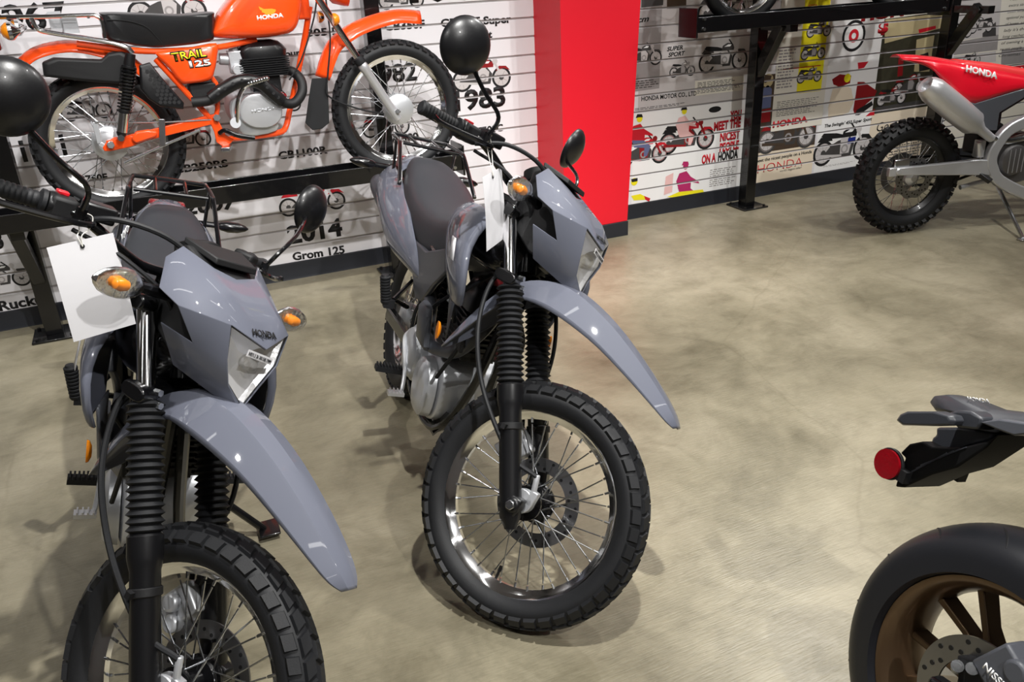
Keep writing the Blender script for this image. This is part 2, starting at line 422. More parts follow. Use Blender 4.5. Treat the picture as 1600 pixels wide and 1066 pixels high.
# red pillar in front of the wall
bm = N()
pb = [V(2.20, WY + .03, 0), V(2.225, 4.332, 0), V(2.660, 4.332, 0), V(2.66, WY + .03, 0)]
pt_ = [V(2.19, WY + .03, 3.6), V(2.212, 4.332, 3.6), V(2.85, 4.332, 3.6), V(2.85, WY + .03, 3.6)]
loft(bm, [[a.lerp(b, .026) for a, b in zip(pb, pt_)], pt_])
pil = S_('pillar', bm, M_pillar); pil.name = 'wall_pillar'
bm = N(); c0 = V(2.44, 4.48, 0)
loft(bm, [[(2.197, WY, 0), (2.217, 4.324, 0), (2.668, 4.324, 0), (2.672, WY, 0)], [(2.197, WY, .092), (2.217, 4.324, .092), (2.668, 4.324, .092), (2.672, WY, .092)]])
S_('baseboard_pillar', bm, M_base, bevel=.002)

# linear ceiling lamps
M_lamp = mat('lamp_diffuser', (1, 1, 1), .5, emit=(1, .985, .96, 9.))
M_house = mat('lamp_housing', srgb(225, 225, 225), .5)
hm = mesh('housing', box(N(), (0, 0, .02), (1.24, .10, .05)), M_house, 30); dm = mesh('diffuser', box(N(), (0, 0, -.008), (1.2, .07, .01)), M_lamp, 0)
for lx in (-2.2, .2, 2.6, 5.0):
    for ly in (-2.6, -.6, 1.5, 3.2):
        r = empty('ceiling_lamp', (lx, ly, 3.55)); tag(r, 'slim white linear lamp under the ceiling', 'lamp', 'linear ceiling lamps'); obj('housing', hm, r); obj('diffuser', dm, r)
# ---------------------------------------------------------------- steel display racks
def bar(bm, a, b, w_, d_, up=(0, 0, 1)):
    a = Vector(a); b = Vector(b); t = (b - a).normalized(); s = t.cross(Vector(up)); s = s.normalized() if s.length > 1e-4 else Vector((1, 0, 0)); u = s.cross(t)
    loft(bm, [[p + s * x * w_ / 2 + u * y * d_ / 2 for x, y in ((-1, -1), (1, -1), (1, 1), (-1, 1))] for p in (a, b)]); return bm
def rack(label, xs, py, ry, zr, x0, x1, top, zb):
    r = empty('display_rack', (xs[0], py, 0)); tag(r, label, 'rack'); o_ = V(xs[0], py, 0)
    def part(nm, bm, mt=M_black, bv=.003, par=r):
        bmesh.ops.translate(bm, verts=bm.verts[:], vec=-o_); return obj(nm, mesh(nm, bm, mt, 30), par, bevel=bv)
    for x in xs:
        p_ = part('post', bar(N(), (x, py, .012), (x, py, top), .078, .078, (0, 1, 0)))
        bm = N(); box(bm, (x, py - .01, .006), (.20, .20, .012)); part('base_plate', bm)
        bm = N()
        for sx in (-1, 1):
            for sy in (-1, 1): cyl(bm, (x + sx * .078, py - .01 + sy * .078, .012), (x + sx * .078, py - .01 + sy * .078, .022), .009, 6)
        part('anchor_bolt', bm, M_satin, 0)
        part('brace', bar(N(), (x - .0, py - .02, zb), (x - .02, ry + .03, zr - .012), .07, .055, (1, 0, 0)))
        part('support_arm', bar(N(), (x, py, zr - .035), (x, ry - .05, zr - .035), .06, .05))
    for y0 in (ry - .075, ry + .075):
        part('rail', bar(N(), (x0, y0, zr + .025), (x1, y0, zr + .025), .008, .085))
    part('tray', bar(N(), (x0, ry, zr - .005), (x1, ry, zr - .005), .15, .008))
    for x in (x0, x1):
        part('end_plate', bar(N(), (x, ry - .09, zr + .035), (x, ry + .09, zr + .035), .012, .16))
        bm = N()
        for yy in (-.085,):
            for zz in (-.03, .06): cyl(bm, (x + .05 * (1 if x == x0 else -1), ry + yy + .01, zr + .02 + zz * .6), (x + .05 * (1 if x == x0 else -1), ry + yy - .004, zr + .02 + zz * .6), .009, 10)
        part('bolt', bm, M_zinc, 0)
    return r
rack('black steel display rack under the orange motorcycle', (-.60, 1.185), 4.43, 4.20, .622, -1.5, 1.52, 2.4, .30)
rack('black steel display rack beside the red pillar, raising a motorcycle above the vintage posters', (3.70, 5.38), 4.465, 4.20, 1.205, 2.97, 4.95, 2.6, .88)

# ---------------------------------------------------------------- grey dual-sport motorcycles
WB, RF_, RR_, RAKE, TRAIL = 1.363, .3225, .315, .47677463, .10
SA = Vector((-math.sin(RAKE), 0, math.cos(RAKE))); S0 = Vector((WB + TRAIL, 0, 0))
def steer_m(d): return Matrix.Translation(S0) @ Matrix.Rotation(d, 4, SA) @ Matrix.Translation(-S0)
P_mid = pose(0.75967312, 3.0160724, -1.6856349, 0.30150009); S_mid = steer_m(.74396107)
P_lef = pose(-0.22280597, 2.76982841, -1.60657166, 0.27761995); S_lef = steer_m(.72375398)
X = Spec()
FX = lambda z: 1.345 - .63 * (z - .3225)          # fork centre line
def fk(z, y, dx=0.): return Vector((FX(z) + dx, y, z))
fd = (fk(1., 0) - fk(0., 0)).normalized()
cF = (WB, RF_)
# --- front wheel (rim is the part, everything else on it is a sub-part)
wi = X.add('front_wheel', rim(N(), cF, .244, .027), M_chrome, steer=True)
kn = [(-.014, .012, .006, 44, .80, 0, .5), (.014, .012, .006, 44, .80, .5, -.5), (-.0375, .0125, .0065, 44, .78, .25, -.15), (.0375, .0125, .0065, 44, .78, .75, .15)]
X.add('tyre', tyre(N(), cF, .3185, .045, .246, kn), M_rub, parent=wi)
bm = N(); lathe(bm, [(0, -.06), (.018, -.06), (.022, -.04), (.045, -.035), (.045, -.028), (.026, -.022), (.026, .022), (.045, .028), (.048, .034), (.055, .036), (.055, .042), (0, .042)], (cF[0], 0, cF[1]), (0, 1, 0), 28)
X.add('hub', bm, M_black, parent=wi)
spokes(X, wi, cF, .040, .031, .232, 36, M_zinc)
bm = disc(N(), cF, .082, .120, .046)
bd = X.add('brake_disc', bm, M_disc, parent=wi)
bm = disc_holes(N(), cF, .082, .120, .046, 30); X.add('disc_hole', bm, M_satin, parent=wi)
bm = N()
for k in range(5):
    a = 2 * PI * k / 5; bar(bm, (cF[0] + .03 * math.cos(a), .046, cF[1] + .03 * math.sin(a)), (cF[0] + .088 * math.cos(a + .5), .047, cF[1] + .088 * math.sin(a + .5)), .004, .02, (0, 1, 0))
X.add('disc_carrier', bm, M_black, parent=wi)
bm = N(); cyl(bm, (cF[0] + .02, 0, cF[1] - .222), (cF[0] + .018, 0, cF[1] - .20), .004, 8); cyl(bm, (cF[0] + .018, 0, cF[1] - .20), (cF[0] + .017, 0, cF[1] - .186), .0055, 8)
X.add('valve', bm, M_matte, parent=wi)
# --- fork
for s in (-1, 1):
    y = s * .092
    bm = N(); lathe(bm, [(0, 0), (.016, 0), (.018, .012), (.027, .03), (.029, .06), (.0295, .30), (.0335, .318), (.035, .33), (.035, .368), (.030, .374), (0, .374)], fk(.262, y), fd, 24)
    lg = X.add('fork_leg', bm, M_satin, steer=True)
    bm = N(); L0 = .372; pr = [(.022, L0)]; n = 17
    for k in range(n): pr += [(.0285, L0 + (.262) * k / n + .002), (.0375, L0 + .262 * (k + .5) / n)]
    pr += [(.0285, L0 + .262), (.022, L0 + .264)]
    lathe(bm, pr, fk(.262, y), fd, 24); X.add('fork_gaiter', bm, M_rub, parent=lg, smooth=20)
    bm = N(); cyl(bm, fk(.79, y), fk(.985, y), .0185, 20); X.add('fork_tube', bm, M_chrome, parent=lg)
    bm = N(); lathe(bm, [(.031, 0), (.033, .002), (.033, .016), (.031, .018)], fk(.475, y), fd, 20); box(bm, fk(.482, y - .036 * 1, .0), (.012, .016, .014)); X.add('clamp', bm, M_matte, parent=lg)
    bm = N(); box(bm, (WB - .008, s * .098, RF_ - .002), (.055, .036, .05)); cyl(bm, (WB, s * .075, RF_), (WB, s * .122, RF_), .021, 18); X.add('axle_holder', bm, M_satin, parent=lg, bevel=.006)
    bm = N(); cyl(bm, (WB, s * .118, RF_), (WB, s * .131, RF_), .0135, 6); X.add('axle_nut', bm, M_zinc, parent=lg, bevel=.002)
bm = N()
for z in (.815, .975):
    loft(bm, [ell(fk(z, y, .0 if abs(y) > .05 else -.035) + fd * 0, .034 if abs(y) > .05 else .03, .017, 14, (1, 0, 0), (0, 0, 1), 3) for y in (-.128, -.118, -.09, -.05, .05, .09, .118, .128)])
X.add('triple_clamp', bm, M_black, steer=True, bevel=.004)
for s in (-1, 1):
    for z in (.805, .827):
        q = fk(z, s * .092, .036); X.add('clamp_bolt', cyl(N(), q - V(.006, 0, 0), q + V(.01, 0, .004), .0075, 6), M_zinc, steer=True)
bm = N(); cyl(bm, S0 + SA * .95 + V(-.01, 0, 0), S0 + SA * 1.14 + V(-.01, 0, 0), .028, 16); X.add('steering_head', bm, M_black)
# --- caliper, hose, speedometer cable
bm = N(); q = fk(.44, .092, -.05); box(bm, q + V(.005, -.03, -.03), (.07, .05, .10), Matrix.Rotation(.55, 3, 'Y')); cyl(bm, q + V(0, -.075, -.02), q + V(0, 0, -.03), .02, 14); cyl(bm, q + V(.02, -.07, -.06), q + V(.02, 0, -.06), .02, 14)
X.add('brake_caliper', bm, M_alu, steer=True, bevel=.006)
bm = N(); tube(bm, curve([q + V(-.01, -.02, .02), q + V(-.05, .0, .09), fk(.60, .14, .0), fk(.72, .142, .04), fk(.86, .11, .05), fk(1.0, .03, .04)]), .006, 8); X.add('brake_hose', bm, M_rub, steer=True)
bm = N(); tube(bm, curve([V(1.02, -.085, .835), V(1.0, -.108, .79), V(1.018, -.122, .71), V(1.06, -.130, .63), V(1.12, -.125, .55), V(1.20, -.118, .48), V(1.29, -.10, .42), V(WB + .005, -.072, RF_ + .085)]), .0065, 8); X.add('speedometer_cable', bm, M_rub, steer=True)
bm = N(); cyl(bm, (WB + .004, -.070, RF_ + .09), (WB + .022, -.066, RF_ + .03), .008, 10); cyl(bm, (WB, -.075, RF_ + .01), (WB, -.048, RF_ + .01), .032, 20); box(bm, (WB + .022, -.064, RF_ + .03), (.022, .022, .04)); X.add('speedometer_drive', bm, M_alu, steer=True, bevel=.003)
bm = N(); tube(bm, curve([V(.84, -.25, 1.075), V(.90, -.20, 1.115), V(.96, -.11, 1.115), V(1.0, -.03, 1.06), V(1.02, .0, .98)]), .006, 8); X.add('brake_line', bm, M_rub, steer=True)
bm = N(); tube(bm, curve([V(.82, .25, 1.07), V(.91, .20, 1.10), V(.97, .11, 1.09), V(.98, .06, 1.0), V(.93, .05, .9)]), .0045, 8); tube(bm, curve([V(.84, -.24, 1.06), V(.93, -.18, 1.05), V(.99, -.08, .99), V(.95, -.05, .88)]), .0045, 8); X.add('control_cable', bm, M_rub, steer=True)
# --- front fender
st = [(.897, .548, .010, .006), (.925, .622, .042, .028), (.955, .70, .056, .04), (.99, .772, .060, .05), (1.04, .832, .062, .062), (1.11, .868, .076, .082), (1.18, .880, .082, .088), (1.26, .868, .080, .082), (1.36, .838, .073, .068), (1.48, .783, .062, .050), (1.56, .738, .050, .034), (1.592, .714, .040, .024), (1.606, .698, .022, .012)]
secs = []
for i, (x, z, wd, dp) in enumerate(st):
    a = st[max(i - 1, 0)]; b = st[min(i + 1, len(st) - 1)]; t = Vector((b[0] - a[0], 0, b[1] - a[1])).normalized(); nn = Vector((-t.z, 0, t.x))
    row = []
    for fy, fd_ in ((-1, 1.), (-.985, .86), (-.66, .20), (-.60, .11), (-.30, .05), (0, .0), (.30, .05), (.60, .11), (.66, .20), (.985, .86), (1, 1.)):
        row.append(Vector((x, fy * wd, z)) - nn * fd_ * dp)
    secs.append(row)
secs2 = []
for i in range(len(secs) - 1):
    for j in range(3): secs2.append([a.lerp(b, j / 3) for a, b in zip(secs[i], secs[i + 1])])
secs2.append(secs[-1])
# smooth the long direction
for _ in range(2):
    secs2 = [secs2[0]] + [[(a + b * 2 + c) / 4 for a, b, c in zip(secs2[i - 1], secs2[i], secs2[i + 1])] for i in range(1, len(secs2) - 1)] + [secs2[-1]]
X.add('front_fender', loft(N(), secs2, ring=False), M_grey, steer=True, solid=.003, smooth=17)
# --- headlight cowl
def mir(p): return Vector((p[0], -p[1], p[2]))
Aq, Bq_, Cq, Dq = V(.986, -.112, 1.118), V(1.160, -.088, 1.026), V(1.180, -.046, .905), V(1.200, 0, .864)
B0, A0, A1 = V(1.193, 0, .998), V(1.045, 0, 1.092), V(1.035, -.062, 1.101)
Eq, Fq, Gq, Hq, Iq = V(1.082, -.158, 1.022), V(1.112, -.112, .960), V(1.040, -.138, .968), V(1.060, -.082, .890), V(1.145, -.036, .868)
A2, E2 = V(.975, -.132, 1.085), V(1.03, -.168, 1.035)
K1 = V(1.13, -.052, 1.062); Mq = V(1.176, -.076, .958)
bm = N(); vv = {}
def vt(p):
    k = tuple(round(c, 5) for c in p)
    if k not in vv: vv[k] = bm.verts.new(Vector(p))
    return vv[k]
def fc(*ps):
    bm.faces.new([vt(p) for p in ps]); bm.faces.new([vt(mir(p)) for p in reversed(ps)])
fc(Aq, Bq_, K1, A1); fc(A1, K1, B0, A0); fc(K1, Bq_, B0)
fc(Aq, A2, E2, Eq); fc(Aq, Eq, Bq_); fc(Eq, Fq, Bq_); fc(Fq, Mq, Bq_); fc(Fq, Cq, Mq); fc(Fq, Iq, Cq); fc(Cq, Iq, Dq)
fc(Gq, Hq, Iq, Fq)
cw = X.add('headlight_cowl', bm, M_grey, steer=True, solid=.004, bevel=.006, smooth=28)
# lens, reflector, sticker
rim_ = [Bq_, B0, mir(Bq_), mir(Mq), mir(Cq), Dq, Cq, Mq]
cen = sum(rim_, V(0, 0, 0)) / 8
def inset(p, k, dx): return cen + (p - cen) * k + V(dx, 0, 0)
bm = N(); c1 = bm.verts.new(cen + V(.012, 0, .0)); rr_ = [bm.verts.new(inset(p, .985, -.004)) for p in rim_]
for i in range(8): bm.faces.new((rr_[i], rr_[(i + 1) % 8], c1))
X.add('headlight_lens', bm, M_glass, steer=True)
bm = N()
loft(bm, [[inset(p, k, dx) for p in rim_] for k, dx in ((.97, -.008), (.86, -.018), (.5, -.030), (.2, -.034))], ring=True, caps=False)
bm.faces.new([bm.verts.new(inset(p, .2, -.034)) for p in rim_])
X.add('headlight_reflector', bm, M_refl, steer=True, smooth=15)
bm = N(); loft(bm, [[inset(p, k, dx) for p in rim_] for k, dx in ((1.0, -.001), (.92, -.005))], ring=True, caps=False); X.add('headlight_trim', bm, M_matte, steer=True)
bm = N(); lathe(bm, [(0, 0), (.012, .002), (.016, .02), (.012, .034), (0, .036)], cen + V(-.032, 0, 0), (1, 0, -.1), 16); X.add('headlight_bulb', bm, M_glass, steer=True)
sx = (mir(Bq_) - Bq_).normalized(); sp0 = cen + V(.016, -.052, .024); sdir = V(.0, 1, -.16).normalized(); sup = V(-.16, .16, 1).normalized()
bm = N(); prism(bm, [sp0, sp0 + sdir * .082, sp0 + sdir * .082 + sup * .014, sp0 + sup * .014], V(.0008, 0, 0)); st_ = X.add('lens_sticker', bm, M_white, steer=True)
X.add('sticker_lettering', None, None, steer=True, me=text_fit('N971.5 26 XR150LTMM', sp0 + sdir * .004 + sup * .003 + V(.0012, 0, 0), sdir, sup, .074, .0075, M_ink, 0))
tu = (K1 - B0).normalized(); tx = V(.0, 1, 0); tn = tx.cross(tu)
t0 = B0 + (K1 - B0) * .20; t0.y = -.008
fn = ((K1 - B0).cross(mir(K1) - B0)).normalized(); fn = fn if fn.x > 0 else -fn
xx = (mir(K1) - K1).normalized(); uu = fn.cross(xx); uu = uu if uu.z > 0 else -uu
pc = B0 + (V(K1.x, 0, K1.z) - B0) * .30
X.add('cowl_lettering', None, None, steer=True, me=text_fit('HONDA', pc + xx * -.036 + fn * .0018, xx, uu, .072, .0135, M_ink, .03))
# inner black housing and visor behind the cowl
bm = N(); loft(bm, [[V(x, -w_, z1), V(x, w_, z1), V(x, w_ * .8, z0), V(x, -w_ * .8, z0)] for x, w_, z1, z0 in ((.93, .075, 1.10, .95), (.975, .095, 1.122, .93), (1.03, .085, 1.098, .90), (1.115, .06, 1.03, .89))])
X.add('instrument_housing', bm, M_matte, steer=True, bevel=.006)
bm = N(); prism(bm, [V(.955, -.085, 1.118), V(.955, .085, 1.118), V(1.035, .06, 1.108), V(1.035, -.06, 1.108)], V(-.004, 0, .014)); X.add('visor', bm, M_matte, steer=True, bevel=.003)
bm = N(); lathe(bm, [(0, 0), (.045, 0), (.048, .01), (.048, .03), (.04, .035), (0, .033)], (.925, -.0, 1.085), (-.5, 0, .85), 24); X.add('speedometer', bm, M_matte, steer=True)
bm = N(); cyl(bm, (.90, -.045, 1.01), (.895, -.045, 1.045), .012, 12); cyl(bm, (.90, .045, 1.01), (.895, .045, 1.045), .012, 12); box(bm, (.905, 0, .995), (.06, .16, .03)); X.add('handlebar_clamp', bm, M_satin, steer=True, bevel=.004)
# --- handlebar
hb = [V(.752, -.385, 1.082), V(.79, -.30, 1.088), V(.845, -.23, 1.088), V(.895, -.15, 1.05), V(.90, -.08, 1.035), V(.90, .08, 1.035), V(.895, .15, 1.05), V(.845, .23, 1.088), V(.79, .30, 1.088), V(.752, .385, 1.082)]
bm = N(); tube(bm, curve(hb, 5), .011, 12); X.add('handlebar', bm, M_black, steer=True)
for s in (-1, 1):
    a, b = V(.748, s * .397, 1.082), V(.797, s * .285, 1.089); d = (b - a).normalized(); L = (b - a).length
    pr = [(0, 0), (.014, 0), (.0185, .004), (.0185, .012)]
    for k in range(10): pr += [(.0155, .014 + k * .0095), (.017, .017 + k * .0095), (.017, .021 + k * .0095)]
    pr += [(.0155, L - .012), (.0245, L - .008), (.0245, L), (.012, L + .002), (0, L + .002)]
    bm = N(); lathe(bm, pr, a, d, 18); X.add('grip', bm, M_rub, steer=True)
    e = b + d * .030
    bm = N(); box(bm, e, (.052, .05, .046), d.to_track_quat('Y', 'Z').to_matrix()); sw = X.add('switch_housing', bm, M_matte, steer=True, bevel=.008)
    if s < 0:
        bm = N(); box(bm, e + V(-.012, 0, .026), (.02, .022, .008), d.to_track_quat('Y', 'Z').to_matrix()); X.add('kill_switch', bm, M_redbtn, steer=True, bevel=.002, label='red kill switch')
        bm = N(); lathe(bm, [(.012, 0), (.024, .001), (.026, .006), (.026, .014), (.024, .02), (.012, .021)], b + d * .002, d, 20); X.add('throttle_collar', bm, M_satin, steer=True)
        bm = N(); box(bm, e + d * .05 + V(.022, 0, .016), (.045, .06, .034), d.to_track_quat('Y', 'Z').to_matrix()); X.add('master_cylinder', bm, M_satin, steer=True, bevel=.005)
    f = e + d * .03 + V(.028, 0, .0)
    bm = N(); tube(bm, curve([f, f + V(.035, -s * .0 + s * .01, -.004), f + V(.030, s * .06, -.010), a + V(.075, s * -.02, -.012), a + V(.062, s * .015, -.010)], 5), [.009] * 4 + [.0065] * 16 + [.008], 8); X.add('brake_lever' if s < 0 else 'clutch_lever', bm, M_black, steer=True)
# --- mirrors (stalk and dome differ in how they are turned)
def mirror(key, s, stalk, c, nrm, r=.068):
    bm = N(); tube(bm, curve(stalk, 6), .0055, 8); cyl(bm, stalk[0] - V(0, 0, .02), stalk[0] + V(0, 0, .012), .010, 6)
    i = X.add('mirror_stalk', bm, M_black, steer=True, only=key)
    nrm = Vector(nrm).normalized()
    bm = N(); lathe(bm, [(0, .030), (.02, .0285), (.04, .023), (.057, .013), (.066, .003), (r, -.004), (r, -.008), (r - .004, -.010)], c, nrm, 36)
    X.add('mirror_shell', bm, M_satin, steer=True, only=key)
    bm = N(); lathe(bm, [(0, -.0085), (r - .003, -.0085), (r - .003, -.006), (0, -.006)], c, nrm, 36); X.add('mirror_glass', bm, M_mirror, steer=True, only=key)
for key in ('mid', 'left'):
    cR = V(.818, -.438, 1.25); mirror(key, -1, [V(.872, -.262, 1.10), V(.890, -.285, 1.155), V(.862, -.345, 1.185), V(.832, -.41, 1.222), cR + V(.012, .01, -.02)], cR, (.92, -.38, .02))
cL = V(.745, .40, 1.272)
e1 = (RW @ V(65, 33, 0)).normalized() * .96 - ray(887, 225).normalized() * .28
e1 = (P_mid @ S_mid).to_3x3().inverted() @ e1
mirror('mid', 1, [V(.872, .262, 1.10), V(.885, .275, 1.15), V(.845, .32, 1.19), cL + V(.012, -.02, -.045), cL + V(.014, 0, -.01)], cL, e1)
cL2 = V(.745, .485, 1.27)
mirror('left', 1, [V(.872, .262, 1.10), V(.885, .275, 1.15), V(.84, .36, 1.20), cL2 + V(.02, -.03, -.02), cL2 + V(.014, 0, 0)], cL2, (.95, .12, .15))
# --- indicators
for s in (-1, 1):
    def sg(x0, z0, y0, y1, lens_mat, shell=M_black):
        bm = N(); tube(bm, [V(x0 - .01, s * (y0 - .085), z0 - .005), V(x0 - .005, s * y0, z0)], [.014, .011], 10); X.add('indicator_stalk', bm, shell, steer=True)
        L = y1 - y0
        ring = lambda y, k, back: [V(x0 + (.024 * k * c_ if c_ > 0 else .014 * k * c_) , s * y, z0 + .030 * k * s_) for c_, s_ in [(math.cos(2 * PI * q / 16), math.sin(2 * PI * q / 16)) for q in range(16)]]
        ks = [(0, .30), (.08, .62), (.25, .92), (.45, 1.), (.65, .92), (.82, .70), (.94, .38), (1., .08)]
        bm = N(); loft(bm, [ring(y0 + L * t, k, 0) for t, k in ks]); lens_mat and X.add('indicator_lens', bm, lens_mat, steer=True)
        bm = N(); loft(bm, [[p + V(-.006, 0, 0) if p.x > x0 else p + V(-.004, 0, 0) for p in ring(y0 + L * t, k * 1.04, 1)] for t, k in ks]);
        for v in bm.verts:
            if v.co.x > x0 + .002: v.co.x = x0 + .002
        X.add('indicator_shell', bm, M_refl2 if lens_mat == M_glass else M_black, steer=True)
        bm = N(); body_c = V(x0 + .008, s * (y0 + L * .5), z0); lathe(bm, [(0, -.020), (.010, -.013), (.013, 0), (.010, .013), (0, .020)], body_c, (0, 1, 0), 14); X.add('indicator_bulb', bm, M_amberb, steer=True)
    sg(1.022, 1.024, .198, .305, M_glass)
# ================================================= body (does not steer)
# --- rear wheel
cR_ = (0., RR_)
wr = X.add('rear_wheel', rim(N(), cR_, .218, .030), M_chrome)
kn = [(-.016, .014, .007, 40, .78, 0, .4), (.016, .014, .007, 40, .78, .5, -.4), (-.042, .011, .007, 40, .72, .25, -.2), (.042, .011, .007, 40, .72, .75, .2)]
X.add('tyre', tyre(N(), cR_, .310, .054, .22, kn), M_rub, parent=wr)
bm = N(); lathe(bm, [(0, -.06), (.03, -.06), (.062, -.05), (.065, -.03), (.05, .02), (.05, .05), (0, .06)], (0, 0, RR_), (0, 1, 0), 28); X.add('hub', bm, M_alu, parent=wr)
spokes(X, wr, cR_, .056, .034, .206, 36, M_zinc)
bm = N(); lathe(bm, [(0, .07), (.09, .07), (.092, .073), (.092, .077), (0, .077)], (0, 0, RR_), (0, 1, 0), 40); X.add('sprocket', bm, M_zinc, parent=wr)
bm = N()
for s in (-1, 1): bar(bm, (.45, s * .075, .335), (-.03, s * .098, RR_), .032, .05)
bar(bm, (.33, -.085, .335), (.33, .085, .335), .05, .05); X.add('swingarm', bm, M_black, bevel=.006)
bm = N(); pts = curve([V(0, .074, RR_ + .095), V(.25, .074, .40), V(.46, .074, .395), V(.50, .074, .36), V(.46, .074, .325), V(.25, .074, .27), V(0, .074, RR_ - .095), V(-.09, .074, RR_)], 5); tube(bm, pts, .007, 6, closed=True); X.add('chain', bm, M_satin)
bm = N(); pr = [(0, 0), (.012, 0), (.014, .05)]
for k in range(9): pr += [(.024, .06 + k * .022), (.034, .071 + k * .022)]
pr += [(.02, .265), (.016, .30), (0, .30)]
lathe(bm, pr, (.34, 0, .38), (.12, 0, .8), 18); X.add('rear_shock', bm, M_satin)
# --- frame
bm = N()
for s in (-1, 1):
    tube(bm, curve([V(1.0, s * .03, .93), V(.80, s * .10, .84), V(.55, s * .115, .72), V(.43, s * .10, .5), V(.44, s * .10, .30), V(.55, s * .09, .215), V(.78, s * .07, .225), V(.90, s * .03, .42), V(1.02, s * .01, .80)], 5), .0145, 10)
    tube(bm, [V(.52, s * .11, .72), V(.1, s * .11, .775), V(-.45, s * .10, .82)], .012, 8); tube(bm, [V(.45, s * .105, .50), V(-.05, s * .11, .765)], .010, 8)
X.add('frame', bm, M_black)
# --- engine
bm = N()
loft(bm, [ell((.60, y, .345), .215 * k, .135 * k2, 24, (1, 0, 0), (0, 0, 1), 2.8) for y, k, k2 in ((-.098, .80, .80), (-.09, .93, .95), (-.03, 1, 1), (.03, 1, 1), (.09, .93, .95), (.10, .8, .8))])
box(bm, (.62, 0, .225), (.26, .15, .05)); eng = X.add('crankcase', bm, M_alu, bevel=.004)
bm = N(); lathe(bm, [(0, .002), (.03, .0), (.070, .002), (.084, .010), (.090, .024), (.097, .027), (.099, .034), (.099, .06)], (.52, -.148, .375), (0, 1, 0), 36)
X.add('clutch_cover', bm, M_alu, parent=eng)
bm = N(); loft(bm, [ell((.70, y, .335), .085 * k, .095 * k, 20, (1, 0, 0), (0, 0, 1), 2.3) for y, k in ((-.10, 1.05), (-.128, 1.), (-.138, .86), (-.140, .5))]); X.add('side_cover', bm, M_alu, parent=eng)
bm = N(); loft(bm, [ell((.69, y, .36), .10 * k, .10 * k, 24, (1, 0, 0), (0, 0, 1), 2.) for y, k in ((.10, 1.), (.125, .98), (.138, .86), (.142, .3))]); X.add('generator_cover', bm, M_alu, parent=eng)
bm = N()
for k in range(9):
    z = .49 + k * .019; box(bm, (.735 + (z - .49) * .28, 0, z), (.15, .165, .006))
box(bm, (.76, 0, .57), (.10, .11, .18)); X.add('cylinder', bm, M_satin, bevel=.001)
bm = N(); loft(bm, [ell((.80 + (z - .66) * .28, 0, z), a, b, 20, (1, 0, 0), (0, 1, 0), 3.2) for z, a, b in ((.655, .085, .085), (.70, .085, .085), (.74, .075, .07), (.755, .055, .05))]); X.add('cylinder_head', bm, M_satin)
bm = N(); box(bm, (.66, -.03, .63), (.11, .06, .07)); cyl(bm, (.64, -.07, .60), (.64, -.02, .66), .028, 14); cyl(bm, (.60, -.06, .64), (.72, -.06, .66), .024, 14); X.add('carburettor', bm, M_alu, bevel=.004)
bm = N(); box(bm, (.905, -.10, .60), (.05, .012, .10)); X.add('wiring_block', bm, M_matte, bevel=.004)
bm = N()
for j, (a, b, c) in enumerate((((.92, -.06, .80), (.86, -.13, .70), (.80, -.10, .60)), ((.70, -.09, .66), (.62, -.12, .58), (.52, -.11, .50)), ((.95, -.04, .76), (.93, -.09, .62), (.82, -.12, .42)), ((.88, .04, .72), (.92, .09, .60), (.80, .11, .45)), ((.55, -.11, .62), (.47, -.13, .52), (.42, -.12, .42)))):
    tube(bm, curve([a, b, c]), .0065, 6)
X.add('cable_loom', bm, M_rub)
# --- exhaust
bm = N(); tube(bm, curve([V(.86, -.01, .665), V(.925, -.025, .675), V(.935, -.065, .615), V(.86, -.090, .53), V(.755, -.108, .486), V(.68, -.126, .478), V(.62, -.122, .52), V(.55, -.112, .575), V(.38, -.108, .60), V(.2, -.11, .60)], 6), .0215, 14); X.add('exhaust_pipe', bm, M_dgrey)
bm = N(); loft(bm, [ell(c_, k * .060, k * .016, 16, V(1, 0, 0), (0, 1, 0), 3) for c_, k in ((V(.675, -.138, .462), .7), (V(.672, -.146, .48), 1.), (V(.655, -.153, .575), 1.), (V(.65, -.148, .595), .7))]); X.add('heat_shield', bm, M_charc)
bm = N(); c0, c1_ = V(.22, -.110, .60), V(-.54, -.138, .735); dd = (c1_ - c0); lathe(bm, [(0, 0), (.024, .0), (.042, .08), (.047, .12), (.047, dd.length - .05), (.042, dd.length - .01), (.03, dd.length), (.018, dd.length), (.018, dd.length - .03), (0, dd.length - .03)], c0, dd, 26); X.add('muffler', bm, M_dgrey)
# --- seat
st = [(-.345, .862, .060, .030), (-.325, .868, .078, .046), (-.25, .862, .100, .054), (-.12, .838, .128, .056), (-.03, .815, .140, .058), (.06, .790, .143, .058), (.2, .768, .140, .056), (.36, .765, .130, .058), (.48, .785, .115, .065), (.58, .825, .098, .062), (.66, .868, .080, .048), (.70, .888, .06, .028)]
bm = N()
def seat_sec(x, zc, hw, hh):
    o = []
    for fy, fz in ((-1, -.9), (-1.02, -.3), (-.97, .3), (-.86, .72), (-.66, .92), (-.33, 1.), (0, 1.02), (.33, 1.), (.66, .92), (.86, .72), (.97, .3), (1.02, -.3), (1, -.9), (.5, -1), (-.5, -1)):
        dz = hh * fz
        if x > -.05 and x < .6 and fz < 0: dz = dz * (1.75 if fz > -.95 else 1.75)
        o.append(V(x, hw * fy, zc + dz))
    return o
loft(bm, [seat_sec(*q) for q in st]); X.add('seat', bm, M_seat, sub=1, smooth=60)
X.add('seat_lettering', None, None, me=text_fit('HONDA', V(-.20, -.121, .842), V(.92, -.16, -.12), V(.1, -.25, .95), .12, .022, M_whitep, .02))
